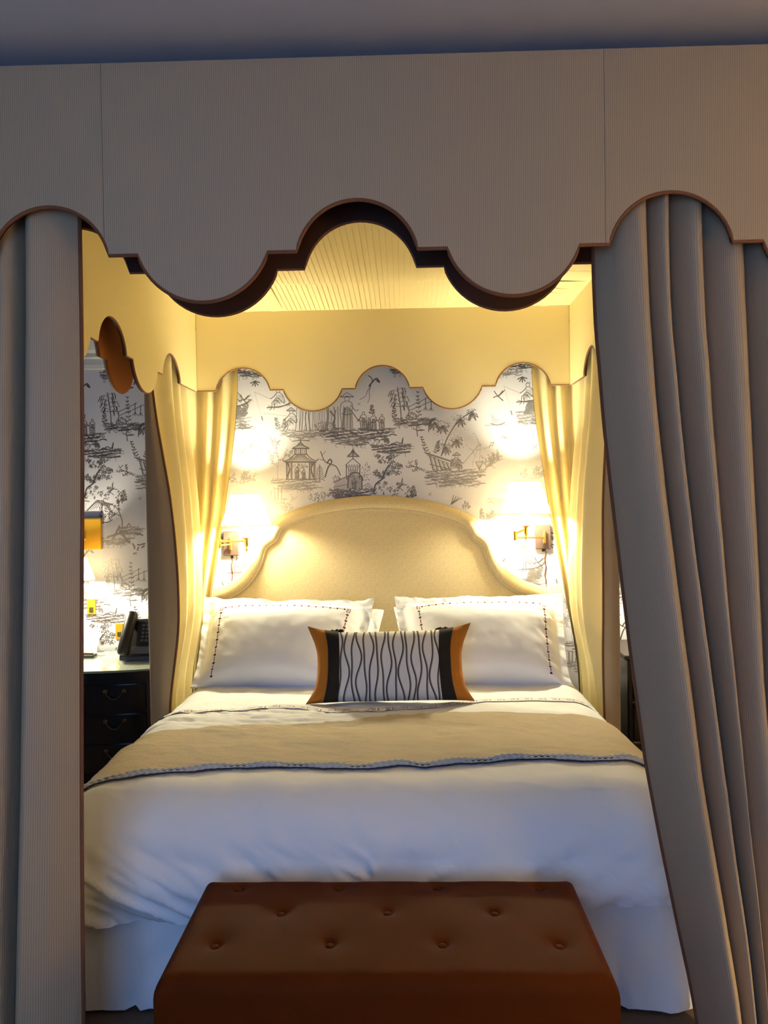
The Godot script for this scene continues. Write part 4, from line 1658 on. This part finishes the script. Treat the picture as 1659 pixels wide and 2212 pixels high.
# ---------------------------------------------------------------- bench
func bench() -> void:
	var b := thing("leather_bench", "brown leather ottoman bench with buttoned top at the foot of the bed", "bench", Vector3(0.05, 0, 2.468))
	var hx := 0.515
	var hz := 0.232
	var top := 0.487
	var r := 0.035
	var buttons := []
	for x in [-0.412, -0.135, 0.134, 0.412]:
		buttons.append(Vector2(x, -0.185))
		buttons.append(Vector2(x, 0.085))
	for x in [-0.275, 0.0, 0.275]:
		buttons.append(Vector2(x, -0.055))
	# leather: top with soft dimples, rolled edge, straight sides down to the plinth
	var nx := 132
	var nz := 84
	var side := top - r - 0.03
	var q := r * PI / 2
	var rows := []
	var uvs := []
	var ax := hx - r + q + side
	var azz := hz - r + q + side
	var cuts := func(half: float, n: int, total: float) -> Array:
		# run along the cloth: fine over the top and the roll, one strip for the side
		var o := [-total, -(half + q)]
		for k in 7:
			o.append(-(half + q) + q * (k + 1) / 7.0)
		for k in range(1, n):
			o.append(lerpf(-half, half, float(k) / n))
		for k in 7:
			o.append(half + q * k / 7.0)
		o.append(half + q)
		o.append(total)
		return o
	for t in cuts.call(hz - r, 60, azz):
		var row := PackedVector3Array()
		var uu := PackedVector2Array()
		for s in cuts.call(hx - r, 130, ax):
			var x := absf(s)
			var da := 0.0
			if x > hx - r:
				var f := minf((x - hx + r) / q, 1.0) * PI / 2
				da = (1.0 - cos(f)) * r + maxf(0.0, x - hx + r - q)
				x = hx - r + sin(f) * r
			var z := absf(t)
			var db := 0.0
			if z > hz - r:
				var f := minf((z - hz + r) / q, 1.0) * PI / 2
				db = (1.0 - cos(f)) * r + maxf(0.0, z - hz + r - q)
				z = hz - r + sin(f) * r
			var p := Vector3(signf(s) * x, top - minf(pow(pow(da, 3.0) + pow(db, 3.0), 1.0 / 3.0), side + r), signf(t) * z)
			if da + db < 0.004:
				var dip := 0.0
				for bt in buttons:
					var dd := Vector2(p.x, p.z).distance_to(bt)
					if dd < 0.11:
						dip += 0.012 * exp(-pow(dd / 0.013, 2.0)) + 0.009 * exp(-pow(dd / 0.042, 2.0))
				p.y -= dip
				p.y += 0.006 * (1.0 - pow(p.x / hx, 2.0)) * (1.0 - pow(p.z / hz, 2.0))
			row.append(p)
			uu.append(Vector2(s, t))
		rows.append(row)
		uvs.append(uu)
	put("leather_cover", grid(rows, uvs), M.leather, b)
	for bt in buttons:
		var o := put("button", lathe([Vector2(0.0125, -0.004), Vector2(0.012, 0.001), Vector2(0.009, 0.0045), Vector2(0.005, 0.006), Vector2(0.0, 0.0065)], 18), M.leather, b)
		o.position = Vector3(bt.x, top - 0.0165 + 0.006 * (1.0 - pow(bt.x / hx, 2.0)) * (1.0 - pow(bt.y / hz, 2.0)), bt.y)
	put("plinth", box(Vector3(2 * hx - 0.05, 0.035, 2 * hz - 0.05), Vector3(0, 0.0175, 0)), M.dark_wood, b)


# ---------------------------------------------------------------- lamps
func shade(parent: Node3D, at: Vector3, r0: float, r1: float, h: float, pleats: int) -> void:
	var seg_n := pleats * 8
	var rows := []
	for i in 9:
		var t := i / 8.0
		var r := PackedVector3Array()
		for j in seg_n + 1:
			var a := TAU * j / seg_n
			var k := pow(absf(sin(a * pleats / 2.0)), 0.7)
			var rad := lerpf(r1, r0, t) * (1.0 + (0.012 + 0.035 * t) * (k - 0.6))
			r.append(at + Vector3(sin(a) * rad, h / 2 - h * t - (0.004 * (1.0 - k) * -1.0 if i == 8 else 0.0), cos(a) * rad))
		rows.append(r)
	var s := put("lamp_shade", grid(rows), M.shade_silk, parent)
	for e in [0, 8]:
		var ring := []
		for j in range(0, seg_n + 1, 2):
			ring.append(rows[e][j])
		put("shade_binding", tube(ring, 0.0022, 6), M.candle_sleeve, s)
	# wire ring that carries the shade on the bulb holder
	put("shade_carrier", joined([tube([at + Vector3(-r1, h * 0.42, 0), at + Vector3(r1, h * 0.42, 0)], 0.0015, 5), tube([at + Vector3(0, h * 0.42, -r1), at + Vector3(0, h * 0.42, r1)], 0.0015, 5)]), M.brass, s)


func sconces() -> void:
	for s in [-1.0, 1.0]:
		var plate_at := Vector3(-0.879, 1.303, 0) if s < 0 else Vector3(0.891, 1.318, 0)
		var t := thing("wall_sconce", "swing-arm brass wall sconce with pleated shade, on the telephone desk's side of the headboard" if s < 0 else "swing-arm brass wall sconce with pleated shade, on the dark nightstand's side of the headboard", "lamp", plate_at, "pair of bedside wall sconces")
		var cup := Vector3(0.126, 0.0, 0.20) if s < 0 else Vector3(-0.124, 0.03, 0.20)
		var elbow := Vector3(-0.034, 0.008, 0.15) if s < 0 else Vector3(-0.178, 0.016, 0.17)
		put("back_plate", box(Vector3(0.088, 0.138, 0.026), Vector3(0, 0, 0.013), 0.004), M.bronze_plate, t)
		put("pivot", lathe([Vector2(0, -0.034), Vector2(0.0085, -0.034), Vector2(0.0085, -0.006), Vector2(0.007, -0.004), Vector2(0.0085, -0.002), Vector2(0.0085, 0.034), Vector2(0, 0.034)], 16), M.brass, t).position = Vector3(0.004, 0, 0.045)
		put("pivot_bracket", box(Vector3(0.014, 0.03, 0.026), Vector3(0.004, 0, 0.034), 0.002), M.brass, t)
		put("swing_arm", tube([Vector3(0.004, -0.004, 0.045), elbow + Vector3(0, -0.01, 0)], 0.0058, 12), M.brass, t)
		put("swing_arm", tube([elbow + Vector3(0, 0.012, 0), cup + Vector3(0, 0.022, 0)], 0.0058, 12), M.brass, t)
		put("elbow", lathe([Vector2(0, -0.026), Vector2(0.0105, -0.026), Vector2(0.0105, 0.024), Vector2(0, 0.026)], 16), M.brass, t).position = elbow
		put("candle_cup", lathe([Vector2(0.0, -0.042), Vector2(0.003, -0.04), Vector2(0.004, -0.032), Vector2(0.0085, -0.027), Vector2(0.009, -0.022), Vector2(0.004, -0.017), Vector2(0.005, -0.012), Vector2(0.0095, -0.008), Vector2(0.0115, 0.0), Vector2(0.0115, 0.030), Vector2(0.014, 0.034), Vector2(0.031, 0.040), Vector2(0.033, 0.042), Vector2(0.013, 0.038), Vector2(0.0, 0.037)], 20), M.brass, t).position = cup
		put("candle_sleeve", lathe([Vector2(0.0125, 0.038), Vector2(0.0125, 0.128), Vector2(0.0, 0.129)], 18), M.candle_sleeve, t).position = cup
		var bulb_at := cup + Vector3(0, 0.162, 0)
		put("bulb", lathe([Vector2(0.0, -0.034), Vector2(0.010, -0.03), Vector2(0.019, -0.010), Vector2(0.021, 0.006), Vector2(0.014, 0.024), Vector2(0.0, 0.034)], 18), M.bulb_glow, t).position = bulb_at
		omni(t, bulb_at, SCONCE, 0.035, WARM)
		shade(t, cup + Vector3(0.0, 0.193, 0), 0.132, 0.077, 0.172, 16)
		var wire := []
		for k in 9:
			var y := lerpf(-0.07, -0.27, k / 8.0)
			wire.append(Vector3((0.002 if s < 0 else 0.014) + 0.004 * sin(k * 1.9), y, 0.005))
		put("cable", tube(wire, 0.0032, 6), M.cable, t)
		put("cable_clip", box(Vector3(0.014, 0.014, 0.010), Vector3(0.003, -0.078, 0.006), 0.002), M.dark_metal, t)


# brass sconce over a bedside piece, its shade turned down
func desk_sconce(label: String, x: float, s: float) -> void:
	var t := thing("brass_sconce", label, "lamp", Vector3(x, 1.37, 0))
	put("back_plate", box(Vector3(0.15, 0.176, 0.018), Vector3(0, -0.004, 0.009), 0.003), M.brass_plate, t)
	put("plate_cap", box(Vector3(0.154, 0.014, 0.020), Vector3(0, 0.090, 0.010), 0.002), M.old_brass, t)
	put("arm", tube(spline([Vector3(-0.02 * s, -0.03, 0.016), Vector3(-0.02 * s, -0.02, 0.12), Vector3(-0.01 * s, -0.04, 0.18), Vector3(0, -0.10, 0.20)], 6), 0.006, 10), M.brass, t)
	shade(t, Vector3(0, -0.187, 0.20), 0.100, 0.060, 0.122, 14)
	put("bulb_holder", lathe([Vector2(0, 0.0), Vector2(0.014, 0.0), Vector2(0.014, 0.05), Vector2(0, 0.05)], 14), M.brass, t).position = Vector3(0, -0.175, 0.20)
	var at := Vector3(0, -0.205, 0.20)
	put("bulb", lathe([Vector2(0.0, -0.03), Vector2(0.014, -0.022), Vector2(0.019, 0.0), Vector2(0.010, 0.028), Vector2(0.0, 0.034)], 16), M.bulb_glow, t).position = at
	omni(t, at, 0.8, 0.02, Color(1.0, 0.955, 0.82))


# ---------------------------------------------------------------- desk beside the bed, with what stands on it
const DESK_H := 0.702


func bow(x: float) -> float:
	return 0.598 - 0.42 * pow(x + 1.52, 2.0)


func plan(x0: float, x1: float, back: float, over: float) -> PackedVector2Array:
	# outline seen from above, bowed in front; y of the outline is minus z
	var p := PackedVector2Array()
	p.append(Vector2(x0, -back))
	for k in 17:
		var x := lerpf(x0, x1, k / 16.0)
		p.append(Vector2(x, -(bow(x) + over)))
	p.append(Vector2(x1, -back))
	return p


func flat_on(o: MeshInstance3D) -> MeshInstance3D:
	o.rotation.x = -PI / 2
	return o


func left_side() -> void:
	var d := thing("pedestal_desk", "black lacquer pedestal desk with brass drawer handles, carrying the telephone", "desk", Vector3.ZERO)
	flat_on(put("desk_top", plate(plan(-2.42, -1.165, 0.06, 0.004), DESK_H - 0.028, DESK_H - 0.004), M.lacquer, d))
	flat_on(put("writing_surface", plate(plan(-2.40, -1.185, 0.08, -0.016), DESK_H - 0.004, DESK_H), M.desk_top, d))
	flat_on(put("frieze", plate(plan(-2.39, -1.185, 0.08, -0.018), DESK_H - 0.064, DESK_H - 0.028), M.lacquer, d))
	for px in [[-1.545, -1.19], [-2.385, -2.03]]:
		var ped := put("pedestal", plate(plan(px[0], px[1], 0.09, -0.03), 0.05, DESK_H - 0.064), M.lacquer, d)
		flat_on(ped)
		flat_on(put("pedestal_foot", plate(plan(px[0] - 0.006, px[1] + 0.006, 0.085, -0.022), 0.0, 0.055), M.lacquer, d))
		var cx: float = (px[0] + px[1]) / 2 + (0.012 if px[0] > -2.0 else 0.0)
		for k in 4:
			var y1 := 0.628 - k * 0.150
			var front := PackedVector2Array()
			for e in 11:
				var x: float = lerpf(px[0] + 0.018, px[1] - 0.018, e / 10.0)
				front.append(Vector2(x, -(bow(x) - 0.03)))
			for e in range(10, -1, -1):
				var x: float = lerpf(px[0] + 0.018, px[1] - 0.018, e / 10.0)
				front.append(Vector2(x, -(bow(x) - 0.018)))
			var dr := put("drawer", plate(front, y1 - 0.132, y1), M.lacquer, d)
			flat_on(dr)
			# bail handle with two rosettes (the drawer lies on its face, so y and z are turned)
			var hy := y1 - 0.030
			var zf := bow(cx) - 0.018
			var bail := []
			for e in 13:
				var t := e / 12.0
				bail.append(Vector3(lerpf(cx - 0.046, cx + 0.046, t), -(zf + 0.012 + 0.006 * sin(t * PI)), hy - 0.036 * sin(t * PI)))
			put("handle", tube(bail, 0.0022, 6), M.old_brass, dr)
			for s in [-1.0, 1.0]:
				var ro := put("rosette", lathe([Vector2(0.0125, 0.0), Vector2(0.0125, 0.003), Vector2(0.009, 0.0055), Vector2(0.005, 0.006), Vector2(0.0045, 0.012), Vector2(0.0, 0.014)], 16), M.old_brass, dr)
				ro.position = Vector3(cx + s * 0.046, -(bow(cx + s * 0.046) - 0.018), hy)
				ro.rotation.x = PI
	var g := put("glass_sheet", plate(plan(-2.42, -1.165, 0.06, 0.006), DESK_H + 0.0005, DESK_H + 0.0065, true, false), M.glass_sheet)
	flat_on(g)
	tag(g, "clear glass sheet with green edge lying on the black desk", "glass top")
	put("glass_edge", plate(plan(-2.42, -1.165, 0.06, 0.006), DESK_H + 0.0005, DESK_H + 0.0065, false, true), M.glass_edge, g)
	var y := DESK_H + 0.007
	desk_sconce("brass wall sconce with small cone shade above the black desk", -1.70, 1.0)
	telephone(Vector3(-1.31, y, 0.27))
	# white card standing on the desk
	var c := thing("tent_card", "white card standing on the desk below the brass sconce", "card", Vector3(-1.665, y, 0.145))
	var leaf := put("card_leaf", box(Vector3(0.105, 0.13, 0.0014), Vector3(0, 0.065, 0), 0.0), M.white_card, c)
	leaf.rotation.x = -0.16
	var back := put("card_leaf", box(Vector3(0.105, 0.13, 0.0014), Vector3(0, 0.065, -0.042), 0.0), M.white_card, c)
	back.rotation.x = 0.0
	back.position.z = 0.0
	# black tray with a silver pen
	var tr := thing("pen_tray", "small black pen tray on the desk in front of the white card", "tray", Vector3(-1.635, y, 0.245))
	put("tray", box(Vector3(0.11, 0.014, 0.06), Vector3(0, 0.007, 0), 0.004), M.black_plastic, tr)
	put("pen", tube([Vector3(-0.05, 0.019, -0.004), Vector3(0.048, 0.019, 0.010)], 0.0045, 10), M.brass, tr)
	put("paper_pad", box(Vector3(0.12, 0.004, 0.05), Vector3(0.02, 0.002, -0.062), 0.0), M.white_card, tr)
	# switch plates on the wall
	for q in [[-1.695, 0.948, 0.05, 0.088, "brass switch plate on the wallpaper just below the brass sconce"], [-1.536, 0.805, 0.044, 0.09, "brass socket plate on the wallpaper behind the telephone handset"]]:
		var sp := thing("switch_plate", q[4], "switch", Vector3(q[0], q[1], 0))
		put("face_plate", box(Vector3(q[2], q[3], 0.007), Vector3(0, 0, 0.0035), 0.002), M.brass_plate, sp)
		put("rocker", box(Vector3(q[2] * 0.45, q[3] * 0.34, 0.006), Vector3(0, -q[3] * 0.18, 0.009), 0.002), M.old_brass, sp)


func telephone(at: Vector3) -> void:
	var t := thing("desk_telephone", "black desk telephone with handset and keypad on the glass-topped desk", "telephone", at)
	t.rotation.y = 0.10
	# wedge foot and leaning face
	var prof := PackedVector2Array([Vector2(-0.085, 0.0), Vector2(0.075, 0.0), Vector2(0.075, 0.018), Vector2(-0.045, 0.200), Vector2(-0.068, 0.196), Vector2(-0.085, 0.10)])
	var body := put("phone_body", plate(prof, -0.105, 0.105), M.black_plastic, t)
	body.rotation.y = -PI / 2
	# frame lying on the sloping face: x right, y up the slope, z out of it
	var up := Vector3(0, 0.182, -0.120).normalized()
	var out := Vector3(1, 0, 0).cross(up)
	var face := Node3D.new()
	face.name = "key_panel"
	t.add_child(face, true)
	face.transform = Transform3D(Basis(Vector3.RIGHT, up, out), Vector3(0, 0.018, 0.075))
	put("panel", box(Vector3(0.125, 0.135, 0.004), Vector3(0.035, 0.135, 0.002), 0.0015), M.black_plastic, face)
	put("palm_rest", box(Vector3(0.15, 0.042, 0.006), Vector3(0.03, 0.036, 0.003), 0.002), M.key_plastic, face)
	for r in 5:
		for k in 4:
			put("key", box(Vector3(0.015, 0.013, 0.005), Vector3(0.004 + k * 0.021, 0.090 + r * 0.022, 0.006), 0.0015), M.key_plastic, face)
	# handset lying up the left of the face
	var hs := Node3D.new()
	hs.name = "handset"
	t.add_child(hs, true)
	hs.transform = Transform3D(Basis(Vector3.RIGHT, up, out) * Basis(Vector3.BACK, -0.10), Vector3(-0.080, 0.026, 0.078))
	var path := spline([Vector3(0, -0.006, 0.020), Vector3(0, 0.02, 0.030), Vector3(0, 0.07, 0.036), Vector3(0, 0.12, 0.037), Vector3(0, 0.17, 0.034), Vector3(0, 0.212, 0.026), Vector3(0, 0.232, 0.018)], 5)
	var rad := []
	for k in path.size():
		var u := float(k) / (path.size() - 1)
		rad.append((0.030 + 0.005 * pow(absf(2.0 * u - 1.0), 2.0)) * sqrt(maxf(0.02, 1.0 - pow(absf(2.0 * u - 1.0), 9.0))))
	put("grip", tube(path, 0.02, 16, rad), M.black_plastic, hs)
	for e in [0.022, 0.205]:
		put("ear_cup", box(Vector3(0.054, 0.05, 0.030), Vector3(0, e, 0.016), 0.010), M.black_plastic, hs)


# ---------------------------------------------------------------- the other side of the bed
func right_side() -> void:
	var n := thing("nightstand", "dark lacquer nightstand behind the swept curtain", "nightstand", Vector3(1.47, 0, 0.30))
	put("carcass", box(Vector3(0.50, 0.64, 0.40), Vector3(0, 0.40, 0), 0.006), M.lacquer, n)
	put("top", box(Vector3(0.54, 0.024, 0.44), Vector3(0, 0.732, 0), 0.005), M.dark_wood, n)
	for k in 3:
		var d := put("drawer", box(Vector3(0.45, 0.185, 0.016), Vector3(0, 0.61 - k * 0.20, 0.206), 0.004), M.lacquer, n)
		put("knob", lathe([Vector2(0.0, 0.0), Vector2(0.006, 0.0), Vector2(0.006, 0.010), Vector2(0.014, 0.016), Vector2(0.010, 0.024), Vector2(0, 0.026)], 14), M.old_brass, d).transform = Transform3D(Basis(Vector3.RIGHT, PI / 2), Vector3(0, 0.61 - k * 0.20, 0.213))
	for x in [-0.22, 0.22]:
		for z in [-0.17, 0.17]:
			put("leg", box(Vector3(0.04, 0.085, 0.04), Vector3(x, 0.0425, z), 0.003), M.lacquer, n)
	desk_sconce("brass wall sconce with cone shade above the dark nightstand", 1.58, -1.0)


# ---------------------------------------------------------------- what lights the foot of the canopy from the room
func behind_camera() -> void:
	var t := thing("floor_lamp", "brass floor lamp with cream shade standing in the room by the wall", "lamp", Vector3(2.25, 0, 3.9))
	put("base", lathe([Vector2(0, 0.0), Vector2(0.15, 0.0), Vector2(0.15, 0.015), Vector2(0.03, 0.03), Vector2(0.012, 0.05), Vector2(0, 0.05)], 28), M.brass, t)
	put("pole", tube([Vector3(0, 0.04, 0), Vector3(0, 1.42, 0)], 0.011, 12), M.brass, t)
	shade(t, Vector3(0, 1.52, 0), 0.22, 0.15, 0.26, 24)
	put("bulb", lathe([Vector2(0.0, -0.04), Vector2(0.02, -0.03), Vector2(0.03, 0.0), Vector2(0.016, 0.03), Vector2(0.0, 0.045)], 16), M.bulb_glow, t).position = Vector3(0, 1.50, 0)
	omni(t, Vector3(0, 1.50, 0), 3.9, 0.03, Color(1.0, 0.87, 0.63))
